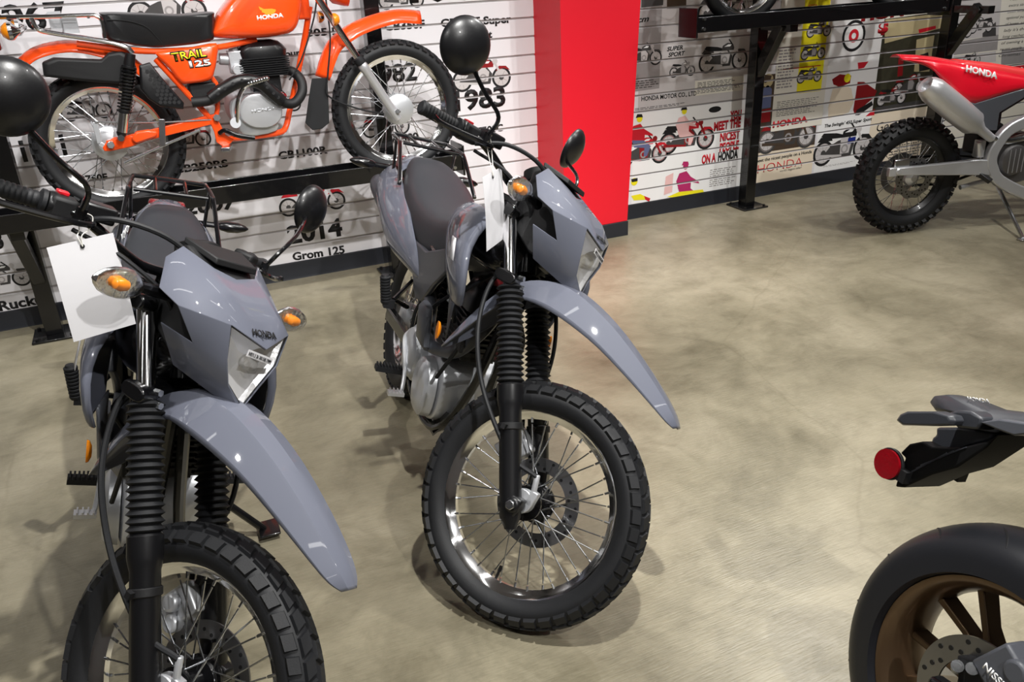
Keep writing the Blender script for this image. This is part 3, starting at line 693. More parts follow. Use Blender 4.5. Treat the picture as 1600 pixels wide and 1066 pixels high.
# --- tank and shrouds
bm = N(); body(bm, [(.56, .84, .07, .07), (.64, .87, .115, .085), (.76, .885, .14, .09), (.88, .89, .145, .085), (.97, .885, .13, .075), (1.02, .88, .09, .055)], 22, 2.6); X.add('tank', bm, M_black, sub=1, smooth=60)
bm = N(); cyl(bm, (.80, 0, .965), (.80, 0, .99), .034, 22); X.add('filler_cap', bm, M_satin, bevel=.003)
for s in (-1, 1):
    rows = [[(.60, .085, .925), (.70, .115, .955), (.80, .120, .978), (.88, .115, .985), (.935, .105, .978)],
            [(.585, .110, .890), (.69, .150, .928), (.80, .168, .950), (.90, .165, .958), (.965, .150, .950)],
            [(.60, .125, .850), (.69, .162, .872), (.80, .188, .888), (.92, .200, .898), (1.005, .190, .900)],
            [(.68, .140, .800), (.75, .168, .818), (.84, .192, .828), (.95, .208, .836), (1.045, .198, .842)],
            [(.77, .150, .752), (.82, .165, .758), (.88, .182, .762), (.96, .196, .765), (1.045, .190, .765)],
            [(.84, .150, .700), (.86, .155, .702), (.90, .165, .706), (.95, .175, .712), (1.01, .178, .722)]]
    rows = [r + [(r[-1][0] + .008, r[-1][1] - .008, r[-1][2] - .003), (r[-1][0] + .002, r[-1][1] - .022, r[-1][2] - .006)] for r in rows]
    bm = N(); loft(bm, [[V(x, s * y, z) for x, y, z in r] for r in rows], ring=False); X.add('tank_shroud', bm, M_grey, solid=-.004 * s if False else .004, sub=1, smooth=60)
    bm = N(); loft(bm, [[V(x, s * y, z) for x, y, z in r] for r in ([(.84, .146, .73), (.90, .158, .73), (.955, .165, .735)], [(.845, .146, .68), (.89, .156, .68), (.935, .160, .68)], [(.865, .142, .62), (.885, .146, .62), (.905, .150, .62)], [(.875, .14, .575), (.883, .142, .575), (.89, .144, .575)])], ring=False); X.add('shroud_fin', bm, M_charc, solid=.004)
    bm = N(); lathe(bm, [(0, .0), (.006, .001), (.011, .006), (.012, .012), (0, .012)], (0, 0, 0), (0, -1, 0), 18)
    X.add('side_reflector', bm, M_amber, ml=Matrix.Translation((.905, s * .168, .606)) @ Matrix.Rotation(0 if s < 0 else PI, 4, 'Z') @ Matrix.Rotation(-.15, 4, 'Y') @ Matrix.Diagonal((1, 1, 2.3, 1)), label='amber oval reflector')
    if s < 0:
        bm = N(); loft(bm, [[V(.925, -.2035, .895), V(.955, -.2015, .895)], [V(.955, -.2115, .842), V(.995, -.2075, .842)]], ring=False); X.add('shroud_sticker', bm, M_white, solid=.001)
    # rear side panel
    rows = [[(-.50, .100, .842), (-.36, .118, .842), (-.2, .125, .845), (0, .132, .805), (.15, .142, .775), (.28, .142, .72), (.40, .132, .655), (.445, .124, .618)],
            [(-.51, .150, .790), (-.36, .178, .790), (-.2, .190, .778), (0, .195, .738), (.15, .185, .702), (.28, .165, .67), (.39, .143, .635), (.44, .127, .612)],
            [(-.50, .165, .740), (-.36, .192, .735), (-.2, .205, .715), (0, .205, .668), (.13, .190, .642), (.26, .168, .63), (.37, .146, .618), (.43, .129, .606)],
            [(-.47, .140, .705), (-.34, .165, .685), (-.2, .178, .660), (0, .185, .618), (.10, .172, .602), (.24, .157, .602), (.35, .142, .600), (.42, .129, .598)]]
    bm = N(); loft(bm, [[V(x, s * y, z) for x, y, z in r] for r in rows], ring=False); X.add('side_panel', bm, M_grey, solid=.004, sub=1, smooth=60)
    bm = N(); prism(bm, [V(.12, s * .135, .71), V(.30, s * .138, .705), (.46, s * .142, .718), (.60, s * .145, .765), (.70, s * .148, .80), (.76, s * .15, .74), (.62, s * .14, .65), (.50, s * .132, .55), (.40, s * .128, .53), (.28, s * .128, .60)], V(0, -s * .02, 0)); X.add('side_cover', bm, M_dgrey, bevel=.006)
# --- tail, rear fender, lamp, plate light, rack
bm = N(); loft(bm, [[V(x, y * w_, z - abs(y) ** 2.5 * d_) for y in (-1, -.8, -.4, 0, .4, .8, 1)] for x, z, w_, d_ in ((-.30, .885, .11, .05), (-.42, .892, .10, .045), (-.52, .885, .08, .04), (-.56, .872, .05, .03))], ring=False); X.add('tail_cover', bm, M_grey, solid=.004)
bm = N(); loft(bm, [[V(x, y * .075, z - abs(y) ** 2.5 * .035) for y in (-1, -.8, -.4, 0, .4, .8, 1)] for x, z in ((.15, .70), (-.1, .745), (-.35, .785), (-.55, .79), (-.70, .74), (-.78, .66))], ring=False); X.add('rear_fender', bm, M_matte, solid=.004)
bm = N(); box(bm, (-.60, 0, .83), (.05, .13, .06)); X.add('tail_lamp', bm, M_redlens, bevel=.01)
for s in (-1, 1):
    bm = N(); tube(bm, [V(-.50, s * .06, .815), V(-.49, s * .19, .815)], .011, 10); X.add('rear_indicator_stalk', bm, M_black)
    bm = N(); loft(bm, [ell((-.49, s * (.18 + .11 * t), .815), .026 * k, .022 * k, 14, (1, 0, 0), (0, 0, 1)) for t, k in ((0, .4), (.1, .75), (.35, 1.), (.65, .9), (.9, .5), (1., .12))]); X.add('rear_indicator', bm, M_black)
bm = N(); tube(bm, [V(-.30, -.12, .955), V(-.30, .12, .955)], .0075, 10); rk = X.add('rack_front_bar', bm, M_black)
bm = N(); tube(bm, curve([V(-.07, -.155, .828), V(-.095, -.152, .845), V(-.27, -.138, .945), V(-.33, -.135, .957), V(-.50, -.125, .955), V(-.53, -.10, .955), V(-.53, .10, .955), V(-.50, .125, .955), V(-.33, .135, .957), V(-.27, .138, .945), V(-.095, .152, .845), V(-.07, .155, .828)], 4), .008, 10); X.add('rack_loop', bm, M_black)
for y in (-.05, .05):
    bm = N(); tube(bm, [V(-.30, y, .955), V(-.53, y, .955)], .0065, 8); X.add('rack_bar', bm, M_black)
for s in (-1, 1):
    bm = N(); tube(bm, [V(-.40, s * .13, .955), V(-.37, s * .12, .80)], .0065, 8); X.add('rack_stay', bm, M_black)
# --- pegs, pedal, stands
for s in (-1, 1):
    bm = N(); bar(bm, (.49, s * .10, .285), (.49, s * .235, .292), .034, .016)
    for k in range(9): box(bm, (.49, s * (.14 + k * .011), .302), (.036, .005, .012))
    X.add('footpeg', bm, M_rub); bm = N(); bar(bm, (.47, s * .09, .26), (.49, s * .14, .28), .05, .02); X.add('footpeg_bracket', bm, M_black, bevel=.003)
    bm = N(); tube(bm, [V(.30, s * .12, .46), V(.405, s * .20, .515)], .009, 8); tube(bm, [V(.30, s * .12, .56), V(.405, s * .20, .515)], .009, 8); X.add('passenger_peg_bracket', bm, M_black)
    pr = [(0, 0), (.016, 0)]
    for k in range(9): pr += [(.0185, .006 + k * .0105), (.0185, .011 + k * .0105), (.0145, .013 + k * .0105)]
    pr += [(.012, .103), (0, .103)]
    bm = N(); lathe(bm, pr, (.405, s * .225, .50), (.0, s * .22, 1.), 16); box(bm, (.405, s * .215, .50), (.03, .035, .03)); X.add('passenger_peg', bm, M_rub)
bm = N(); tube(bm, curve([V(.43, -.125, .42), V(.47, -.150, .40), V(.56, -.152, .33), V(.61, -.160, .27), V(.618, -.170, .262)], 5), .007, 8); box(bm, (.622, -.182, .262), (.028, .055, .012))
for k in range(4): box(bm, (.622, -.162 - k * .013, .271), (.030, .004, .008))
X.add('brake_pedal', bm, M_alub)
bm = N(); tube(bm, [V(.56, .12, .40), V(.78, .13, .26)], .007, 8); cyl(bm, (.78, .11, .265), (.78, .175, .265), .009, 12); X.add('gear_lever', bm, M_alub)
bm = N(); tube(bm, [V(.47, .10, .27), V(.495, .315, .112)], .012, 10); X.add('side_stand', bm, M_black)
bm = N(); prism(bm, [V(.455, .30, .104), V(.54, .30, .104), V(.54, .36, .122), V(.455, .36, .122)], V(0, -.002, .008)); X.add('side_stand_foot', bm, M_black, bevel=.003)
bm = N(); prism(bm, [V(.46, -.09, .20), V(.46, .09, .20), V(.80, .08, .205), (.88, .05, .32), (.88, -.05, .32), (.80, -.08, .205)], V(0, 0, .01)); X.add('skid_plate', bm, M_black)
bm = N(); cyl(bm, (.44, 0, .18), (.44, .001, .19), .001, 4); bm.free()

rootM = empty('dual_sport_motorcycle', mw=P_mid)
tag(rootM, 'glossy grey dual-sport motorcycle standing nearer the red pillar, its whole front wheel in view', 'motorcycle', 'grey dual-sport motorcycles')
X.build(rootM, S_mid, 'mid')
rootL = empty('dual_sport_motorcycle', mw=P_lef)
tag(rootL, 'glossy grey dual-sport motorcycle parked in front of the orange motorcycle’s rear wheel, front tyre cropped', 'motorcycle', 'grey dual-sport motorcycles')
X.build(rootL, S_lef, 'left')
# price tags hanging from the bars: plumb white cards on a loop of string
def hang_tag(c, yaw, wd, hgt, loop, label):
    u = V(math.cos(yaw), math.sin(yaw), 0); nrm = V(u.y, -u.x, 0); c = Vector(c)
    r = empty('price_tag', c); tag(r, label, 'tag', 'blank price tags')
    bm = N(); n = 10
    rows = []
    for k in range(n + 1):
        z = -hgt * k / n; bow = .003 * math.sin(PI * k / n)
        rows.append([u * x + V(0, 0, z) + nrm * bow for x in (-wd / 2, -wd / 4, 0, wd / 4, wd / 2)])
    loft(bm, rows, ring=False); obj('card', mesh('card', bm, M_white, 0), r, solid=.0005)
    hole = V(0, 0, -.012) + nrm * .0012
    bm = N(); cyl(bm, hole - nrm * .002, hole + nrm * .0015, .0042, 14); obj('eyelet', mesh('eyelet', bm, M_ink, 40), r)
    bm = N(); lp = Vector(loop) - c
    for k in (-1, 1): tube(bm, curve([hole + nrm * .001, hole + V(0, 0, .02) + u * .004 * k, hole.lerp(lp, .6) + u * .010 * k, lp + u * .012 * k, lp + V(0, 0, .012)], 5), .0011, 6)
    obj('string', mesh('string', bm, M_string, 60), r)
hang_tag((.7930, 1.9437, 1.1095), .755, .120, .193, P_mid @ S_mid @ V(.875, -.25, 1.095), 'blank white price tag on the handlebar of the grey motorcycle nearer the red pillar')
hang_tag((-.1476, 1.7140, 1.1503), .325, .120, .192, P_lef @ S_lef @ V(.875, -.25, 1.095), 'blank white price tag on the grey motorcycle below the orange one, indicator’s shadow on it')

# ---------------------------------------------------------------- orange trail motorcycle on the rack
P_or = pose(-.134, 4.20, 0, 0, .621); O_ = Loc(P_or); T = Spec()
def O(px, py, y=-.1): return O_(px, py, y)
def pillow(bm, pts, layers):
    """outline (local points) repeated at several y with a scale about its centre"""
    c = sum((Vector(p) for p in pts), V(0, 0, 0)) / len(pts)
    return loft(bm, [[V(c.x + (p.x - c.x) * k, y, c.z + (p.z - c.z) * k) for p in pts] for y, k in layers])
def outl(ps, y=-.1, f=None): return [(f or O)(px, py, y) for px, py in ps]
def sm(pts, k=4):
    pts = list(pts); n = len(pts); out = []
    for i in range(n):
        a, b, c, d = pts[i - 1], pts[i], pts[(i + 1) % n], pts[(i + 2) % n]
        for j in range(k):
            t = j / k; out.append(.5 * ((2 * b) + (c - a) * t + (2 * a - 5 * b + 4 * c - d) * t * t + (3 * b - a - 3 * c + d) * t ** 3))
    return out
oF = O(620.5, 175.5, 0); oR = O(173, 226, 0); oF.z = .325; oR.z = .315
for nm, c, R, rb, hw in (('front_wheel', (oF.x, .325), .325, .258, .040), ('rear_wheel', (oR.x, .315), .312, .242, .046)):
    wi = T.add(nm, rim(N(), c, rb, .024), M_chrome)
    kn = [(-.010, .009, .008, 46, .62, 0, 0), (.010, .009, .008, 46, .62, .5, 0), (-.030, .008, .008, 46, .6, .5, 0), (.030, .008, .008, 46, .6, 0, 0)] if R > .32 else [(-.012, .011, .010, 40, .6, 0, 0), (.012, .011, .010, 40, .6, .5, 0), (-.038, .009, .010, 40, .6, .5, 0), (.038, .009, .010, 40, .6, 0, 0)]
    T.add('tyre', tyre(N(), c, R, hw, rb + .002, kn), M_rub, parent=wi)
    bm = N(); lathe(bm, [(0, -.06), (.02, -.06), (.06, -.052), (.075, -.045), (.078, -.01), (.062, .0), (.05, .03), (.055, .045), (0, .05)], (c[0], 0, c[1]), (0, 1, 0), 32); T.add('hub_drum', bm, M_alu, parent=wi)
    spokes(T, wi, c, .058, .03, rb - .016, 36, M_zinc)
# tank
tk = sm(outl([(332, 58), (333, 46), (344, 22), (360, 0), (382, -24), (412, -36), (445, -36), (466, -22), (473, 2), (470, 28), (460, 49), (434, 57), (380, 61)], -.10), 3)
T.add('fuel_tank', pillow(N(), tk, [(-.118, .55), (-.112, .82), (-.098, .94), (-.07, 1.), (0, 1.03), (.07, 1.), (.098, .94), (.112, .82), (.118, .55)]), M_orange, smooth=50)
q = O(402, 31.5, -.1175); T.add('tank_lettering', None, None, me=text_fit('HONDA', q, V(1, 0, .045), V(0, 0, 1), .118, .018, M_whitep, .04, th=.001))
wg = [(404, 10), (412, 14), (425, 13.5), (431, 15), (430, 19), (425, 22.5), (415, 23), (413, 20.5), (409, 19), (409, 16.5), (406, 15)]
bm = N(); prism(bm, outl(wg, -.1165), V(0, -.0022, 0)); T.add('wing_emblem', bm, M_gold)
bm = N(); prism(bm, outl([(398, -37), (420, -40), (420, -47), (398, -45)], 0), V(0, .03, 0)); T.add('filler_cap', bm, M_chrome, bevel=.004)
# seat
se = outl([(159, 27), (163, 21), (225, 22), (281, 24), (330, 20), (335, 25), (334, 50), (328, 65), (259, 74), (231, 74), (194, 68), (166, 60)], -.11)
T.add('seat', pillow(N(), sm(se, 3), [(-.125, .86), (-.118, .95), (-.10, 1.), (0, 1.03), (.10, 1.), (.118, .95), (.125, .86)]), mat('black_seat_vinyl', srgb(26, 26, 28), .38, 0, .1, bump=.2, bscale=500), smooth=50)
bm = N(); tube(bm, curve([O(166, 31, -.127), O(200, 33, -.128), O(228, 42, -.128), O(245, 58, -.127), O(257, 73, -.122)]), .0022, 6); T.add('seat_piping', bm, M_matte)
# side cover with its lettering
sc = outl([(243, 84), (262, 79), (300, 74), (338, 68), (340, 85), (335, 112), (327, 126), (293, 131), (281, 128), (264, 107)], -.125)
T.add('side_cover', pillow(N(), sm(sc, 3), [(-.142, .80), (-.136, .94), (-.125, 1.), (-.10, 1.)]), M_orange, smooth=50)
for k, (dz, mt, bo, yy) in enumerate(((0, M_ink, .075, -.1425), (0, M_yellow, .01, -.1445))):
    T.add('cover_lettering', None, None, me=text_fit('TRAIL', O(270, 95, yy) + V(-.004 if k == 0 else 0, 0, -.003 if k == 0 else 0), V(1, 0, .06), V(-.08, 0, 1), .150 if k == 0 else .142, .036 if k == 0 else .031, mt, bo))
T.add('cover_lettering', None, None, me=text_fit('125', O(297, 105, -.1425) + V(-.002, 0, -.002), V(1, 0, .02), V(-.08, 0, 1), .094, .028, M_ink, .08)); T.add('cover_lettering', None, None, me=text_fit('125', O(297, 105, -.1445), V(1, 0, .02), V(-.08, 0, 1), .09, .024, M_whitep, .03))
# rear fender, subframe, frame
def blade(cl, wd, dp, f=O, y=0.):
    secs = []
    pts = [f(px, py, y) for px, py in cl]; pts = curve(pts, 4)
    for i, p in enumerate(pts):
        t = (pts[min(i + 1, len(pts) - 1)] - pts[max(i - 1, 0)]).normalized(); nn = V(-t.z, 0, t.x); nn = nn if nn.z > 0 or abs(nn.z) < .2 else -nn
        k = 1. if 0 < i < len(pts) - 1 else .8
        secs.append([p + V(0, fy * wd * k, 0) - nn * (abs(fy) ** 2.2) * dp for fy in (-1, -.85, -.6, -.3, 0, .3, .6, .85, 1)])
    return loft(N(), secs, ring=False)
T.add('rear_fender', blade([(26, 92), (46, 76), (75, 66), (110, 62), (150, 68), (200, 84), (235, 110)], .075, .045), M_orange, solid=.003, smooth=60)
def tb(name, pts, r, mt, n=10, k=4, par=None): return T.add(name, tube(N(), curve(pts, k) if len(pts) > 2 else pts, r, n), mt, parent=par)
for s in (-1, 1):
    y = s * .10
    fr = tb('frame_tube', [O(243, 92, y), O(290, 143, y), O(330, 188, y), O(343, 216, y * .9), O(352, 224, y * .8)], .013, M_orange)
    tb('frame_tube', [O(120, 68, y), O(200, 78, y), O(255, 80, y), O(335, 75, y * .9), O(400, 62, y * .4)], .013, M_orange)
    tb('cradle_tube', [O(343, 219, y * .8), O(400, 213, y * .8), O(437, 207, y * .8), O(447, 197, y * .7), O(452, 175, y * .3), O(458, 150, 0), O(476, 60, 0), O(484, 10, 0)], .014, M_orange)
    tb('seat_stay', [O(255, 82, y), O(330, 120, y), O(340, 160, y), O(336, 190, y)], .011, M_orange)
    # swingarm
    bm = N(); bar(bm, O(340, 184, s * .095), O(168, 227, s * .11), .028, .042); pillow_ = outl([(160, 230), (166, 222), (178, 214), (205, 212), (235, 205), (240, 215), (205, 229), (172, 236), (163, 236)], s * .11); prism(bm, pillow_, V(0, s * .012, 0)); T.add('swingarm', bm, M_orange, bevel=.004)
    bm = N(); prism(bm, outl([(205, 216), (212, 205), (232, 202), (246, 205), (244, 213), (212, 224)], s * .126), V(0, s * .02, 0)); T.add('chain_cover', bm, M_orange, bevel=.008)
    # shock
    a, b = O(204, 84, s * .155), O(189, 215, s * .155); d = (b - a); L = d.length
    bm = N(); lathe(bm, [(0, 0), (.02, 0), (.022, .04), (.022, .05), (.030, .052), (.030, .06), (.017, .062), (.017, L * .66), (.030, L * .67), (.030, L * .69), (.021, L * .695), (.021, L * .95), (.012, L), (0, L)], a, d, 20); sh = T.add('shock_absorber', bm, M_satin)
    bm = N(); hel = []
    for k in range(13 * 12): t = k / (13 * 12 - 1); an = 2 * PI * 13 * t; dn = d.normalized(); u = dn.orthogonal().normalized(); v = dn.cross(u); hel.append(a + dn * (.06 + (L * .67 - .06) * t) + (u * math.cos(an) + v * math.sin(an)) * .027)
    tube(bm, hel, .0042, 6); T.add('coil_spring', bm, M_black, parent=sh)
    bm = N(); cyl(bm, a + d * .70, a + d * .93, .0225, 20); T.add('shock_sleeve', bm, M_chrome, parent=sh)
    bm = N(); cyl(bm, b + V(0, -.02, 0), b + V(0, .02, 0), .014, 12); T.add('shock_bolt', bm, M_zinc, parent=sh)
    # fork
    a, b = O(484, -22, s * .10), O(622, 186, s * .10); d = b - a; L = d.length; k = .56
    bm = N(); cyl(bm, a - d * .15, a + d * k, .0165, 18); fg = T.add('fork_tube', bm, M_chrome)
    bm = N(); lathe(bm, [(0, 0), (.021, 0), (.024, .012), (.024, .03), (.022, .035), (.0225, L * (1 - k) - .05), (.020, L * (1 - k)), (0, L * (1 - k) + .004)], a + d * k, d, 20); T.add('fork_leg', bm, M_alub, parent=fg)
    bm = N(); lathe(bm, [(.017, 0), (.025, .004), (.027, .02), (.025, .036), (.017, .04)], a + d * (k - .05), d, 18); T.add('dust_seal', bm, M_rub, parent=fg)
    # indicators
    q = O(521, 30, -.13); c = V(q.x, s * .16, q.z); bm = N(); lathe(bm, [(0, -.022), (.016, -.018), (.026, -.006), (.028, .004), (.026, .010), (0, .012)], c, (-1, 0, 0), 20); T.add('indicator', bm, M_amber, label='amber turn signal')
    bm = N(); tube(bm, [V(c.x, s * .10, c.z), c], .008, 8); T.add('indicator_stalk', bm, M_black)
    q = O(13.5, 49, -.16); c = V(q.x, s * .16, q.z); bm = N(); lathe(bm, [(0, -.030), (.020, -.024), (.033, -.008), (.035, 0), (0, .0)], c, (1, 0, 0), 20); T.add('indicator', bm, M_amber, label='amber turn signal')
    bm = N(); lathe(bm, [(0, -.0), (.036, 0), (.034, .014), (.018, .03), (.010, .04), (0, .04)], c, (1, 0, 0), 20); tube(bm, [c + V(.035, 0, 0), V(c.x + .04, s * .05, c.z)], .008, 8); T.add('indicator_shell', bm, M_chrome)
bm = N(); box(bm, O(470, 5, 0), (.07, .06, .14)); T.add('steering_head', bm, M_orange, bevel=.01)
# front fender: forward blade and rear drop, with a rubber mud flap
T.add('front_fender', blade([(655, 16), (620, 14), (590, 20), (556, 32), (532, 46), (512, 64), (500, 90), (492, 118)], .062, .062), M_orange, solid=.003, smooth=60)
bm = N(); prism(bm, outl([(484, 121), (478, 160), (474, 190), (485, 201), (500, 199), (511, 190), (510, 160), (508, 120)], 0), V(0, .004, 0)); bmesh.ops.translate(bm, verts=bm.verts[:], vec=(0, -.05, 0)); T.add('mud_flap', bm, M_rub, bevel=.002)
# engine
ca = sm(outl([(359, 158), (368, 148), (386, 146), (411, 146), (431, 161), (433, 182), (431, 204), (386, 212), (367, 195), (358, 176)], -.09), 3)
ce = T.add('crankcase', pillow(N(), ca, [(-.115, .90), (-.108, .98), (-.09, 1.), (.09, 1.), (.115, .9)]), M_alu, smooth=40)
c = O(407, 172.5, -.12); bm = N(); loft(bm, [ell((c.x, y, c.z), .098 * k, .080 * k, 28, V(1, 0, -.12).normalized(), V(.12, 0, 1).normalized(), 2.2) for y, k in ((-.108, 1.), (-.128, 1.), (-.134, .95), (-.1365, .8))]); T.add('clutch_cover', bm, M_alub, parent=ce)
T.add('cover_embossing', None, None, parent=ce, me=text_fit('HONDA', O(393.5, 176.5, -.1368), V(1, 0, .04), V(0, 0, 1), .115, .014, M_alu, .02, th=.0018))
cy0, cy1 = O(384, 121, -.08), O(443, 88, -.08)
bm = N()
for k in range(9):
    t = k / 8; z = cy0.z + (cy1.z - cy0.z) * t; x = (cy0.x + cy1.x) / 2 + .010 * (t - .5)
    box(bm, (x, 0, z), (.228 - .03 * abs(t - .6), .18, .0055))
box(bm, ((cy0.x + cy1.x) / 2, 0, (cy0.z + cy1.z) / 2 - .03), (.13, .12, cy1.z - cy0.z + .10)); T.add('cylinder', bm, M_satin)
hz = cy1.z; bm = N(); loft(bm, [ell(((cy0.x + cy1.x) / 2 + .004, 0, z), a, b, 20, (1, 0, 0), (0, 1, 0), 3.4) for z, a, b in ((hz, .110, .088), (hz + .03, .115, .09), (hz + .05, .10, .085), (hz + .065, .085, .06), (hz + .075, .05, .04))]); T.add('cylinder_head', bm, M_satin)
c = O(368, 97, -.03); bm = N(); box(bm, c, (.06, .07, .10)); cyl(bm, c + V(-.07, 0, .02), c + V(.07, 0, .0), .026, 16); cyl(bm, c + V(0, -.06, -.03), c + V(0, .03, -.03), .025, 16); cyl(bm, c + V(0, 0, .04), c + V(0, 0, .075), .022, 14); T.add('carburettor', bm, M_alu, bevel=.004)
bm = N(); c = O(318, 140, -.06); box(bm, c, (.13, .10, .07)); T.add('battery_box', bm, M_matte, bevel=.01)
# exhaust: pipe, perforated shields, muffler
ex = [O(443, 110, -.03), O(457, 112, -.05), O(470, 125, -.08), O(472, 144, -.11), O(461, 160, -.13), O(446, 161, -.14), O(428, 148, -.15), O(405, 130, -.155), O(377, 127, -.155), O(350, 140, -.155), O(328, 156, -.15), O(300, 160, -.14)]
T.add('exhaust_pipe', tube(N(), curve(ex, 5), .0225, 14), M_matte)
sh_ = [O(440, 158, -.15), O(426, 146, -.158), O(405, 129, -.162), O(377, 126, -.162), O(350, 139, -.162), O(330, 154, -.156)]
psh = T.add('pipe_shield', tube(N(), curve(sh_, 5), .030, 12), M_satin)
bm = N()
cs = curve(sh_, 8)
for k in range(4, len(cs) - 3, 4): cyl(bm, cs[k] + V(0, -.0285, .004), cs[k] + V(0, -.0305, .004), .0075, 10)
T.add('shield_hole', bm, M_ink, parent=psh)
mu = outl([(65, 98), (82, 91), (158, 94), (170, 83), (191, 80), (206, 88), (214, 108), (212, 136), (191, 132), (125, 127), (68, 120)], -.12)
T.add('muffler', pillow(N(), mu, [(-.132, .88), (-.124, .97), (-.108, 1.), (-.065, 1.), (-.055, .9)]), M_matte, bevel=.006)
hs = outl([(217, 102), (234, 97), (252, 120), (287, 160), (286, 170), (250, 166), (232, 154), (219, 138)], -.15)
hsi = T.add('heat_shield', pillow(N(), hs, [(-.178, .90), (-.172, 1.), (-.15, 1.)]), M_satin, bevel=.003)
bm = N()
for r_ in range(9):
    for c_ in range(5):
        px, py = 230 + c_ * 7.2 + (r_ % 2) * 3.6 + (r_ * 2.6), 112 + r_ * 6
        # keep inside the shield
        ok = px < 222 + (py - 97) * .88 + 6 and px > 221 + max(0, (py - 138)) * 1.15 + 3 and py < 163
        if ok: p = O(px, py, -.1785); cyl(bm, p, p + V(0, -.0012, 0), .0085, 6)
T.add('shield_hole', bm, M_ink, parent=hsi)
# kick starter, pedal, pegs, rods
tb('kick_starter', [O(371, 196, -.14), O(371, 170, -.15), O(374, 150, -.16), O(383, 135, -.17), O(394, 129, -.19)], .010, M_chrome); bm = N(); pr = [(0, 0), (.012, 0)]
for k in range(8): pr += [(.0125, .004 + k * .012), (.010, .008 + k * .012)]
lathe(bm, pr + [(0, .1)], O(388, 131, -.18), O(412, 124, -.20) - O(388, 131, -.18), 12); T.add('kick_pedal', bm, M_zinc)
bm = N(); cyl(bm, O(368, 192, -.10), O(368, 192, -.15), .024, 14); T.add('kick_boss', bm, M_alu)
tb('brake_pedal', [O(343, 208, -.12), O(352, 204, -.14), O(372, 212, -.15), O(398, 216, -.15)], .011, M_black)
bm = N(); bar(bm, O(356, 229, -.08), O(352, 234, -.19), .04, .02); T.add('footpeg', bm, M_zinc, bevel=.003)
bm = N(); prism(bm, outl([(325, 184), (337, 180), (352, 210), (366, 218), (352, 232), (338, 222), (334, 205)], -.10), V(0, -.012, 0)); T.add('pivot_plate', bm, M_orange, bevel=.004)
bm = N(); cyl(bm, O(339, 184, -.09), O(339, 184, -.135), .016, 6); T.add('pivot_bolt', bm, M_zinc)
tb('brake_rod', [O(194, 255, -.125), O(256, 227, -.125), O(312, 203, -.12)], .007, M_zinc); tb('cable_rod', [O(148, 191, -.12), O(250, 191, -.12), O(330, 187, -.11)], .0035, M_zinc)
bm = N(); bar(bm, O(253, 186, -.13), O(254, 229, -.13), .006, .026, (1, 0, 0)); T.add('guide_bracket', bm, M_zinc, bevel=.002)
bm = N(); bar(bm, O(148, 191, -.115), O(156, 224, -.115), .006, .022, (1, 0, 0)); bar(bm, O(156, 224, -.11), O(163, 229, -.11), .02, .02); T.add('brake_arm', bm, M_alu, bevel=.002)
bm = N(); cyl(bm, O(173, 226.5, -.11), O(173, 226.5, -.145), .017, 6); T.add('axle_nut', bm, M_zinc, bevel=.002); bm = N(); cyl(bm, O(622, 174, -.10), O(622, 174, -.13), .014, 6); T.add('axle_nut', bm, M_zinc, bevel=.002)
# chrome luggage rack
for s in (-1, 1):
    y = s * .13
    tb('rack_rail', [O(-25, 30, y), O(0, 27, y), O(65, 26, y), O(138, 23.5, y), O(150, 25, y), O(159, 33, y), O(164, 60, y)], .0085, M_chrome)
    tb('rack_stay', [O(49, 28, y), O(53, 38, y), O(62, 47, y), O(85, 52, y), O(160, 64, y), O(196, 73, y), O(208, 83, y)], .010, M_chrome)
for px in (0, 70, 138): a = O(px, 26, -.13); bm = N(); tube(bm, [a, V(a.x, .13, a.z)], .0075, 10); T.add('rack_crossbar', bm, M_chrome)
bm = N(); a = O(88, 36, -.05); box(bm, a, (.05, .03, .09)); a = O(110, 38, -.08); box(bm, a, (.055, .03, .07)); T.add('rack_bracket', bm, M_alu)
bm = N(); box(bm, O(-14, 62, 0), (.07, .12, .09)); T.add('tail_lamp', bm, M_redlens, bevel=.015)
# handlebar (above the frame) and cables
a = O(470, -62, 0); bm = N(); tube(bm, curve([V(a.x - .12, -.40, a.z + .10), V(a.x - .04, -.22, a.z + .10), V(a.x + .03, -.08, a.z + .02), V(a.x + .03, .08, a.z + .02), V(a.x - .04, .22, a.z + .10), V(a.x - .12, .40, a.z + .10)]), .011, 10); T.add('handlebar', bm, M_chrome)
for s in (-1, 1): bm = N(); cyl(bm, V(a.x - .125, s * .405, a.z + .10), V(a.x - .08, s * .29, a.z + .10), .017, 14); T.add('grip', bm, M_rub)
bm = N(); lathe(bm, [(0, .06), (.02, .06), (.07, .02), (.085, -.03), (.088, -.05), (0, -.055)], V(a.x + .14, 0, a.z - .12), (-1, 0, 0), 28); T.add('headlight', bm, M_orange)
tb('clutch_cable', [O(497, -20, -.08), O(490, 30, -.09), O(470, 95, -.10), O(452, 125, -.09)], .004, M_rub); tb('speedometer_cable', [O(508, -10, -.06), O(516, 60, -.07), O(512, 120, -.07), O(513, 150, -.06), O(560, 170, -.05), O(600, 178, -.05)], .004, M_rub)
bm = N(); c = O(425, 150, -.06); box(bm, c, (.09, .05, .03)); T.add('frame_tag', bm, M_redbtn, bevel=.004)
rootO = empty('trail_motorcycle', mw=P_or)
tag(rootO, 'vintage orange trail motorcycle with black seat and chrome luggage rack standing on the wall rack', 'motorcycle')
T.build(rootO)

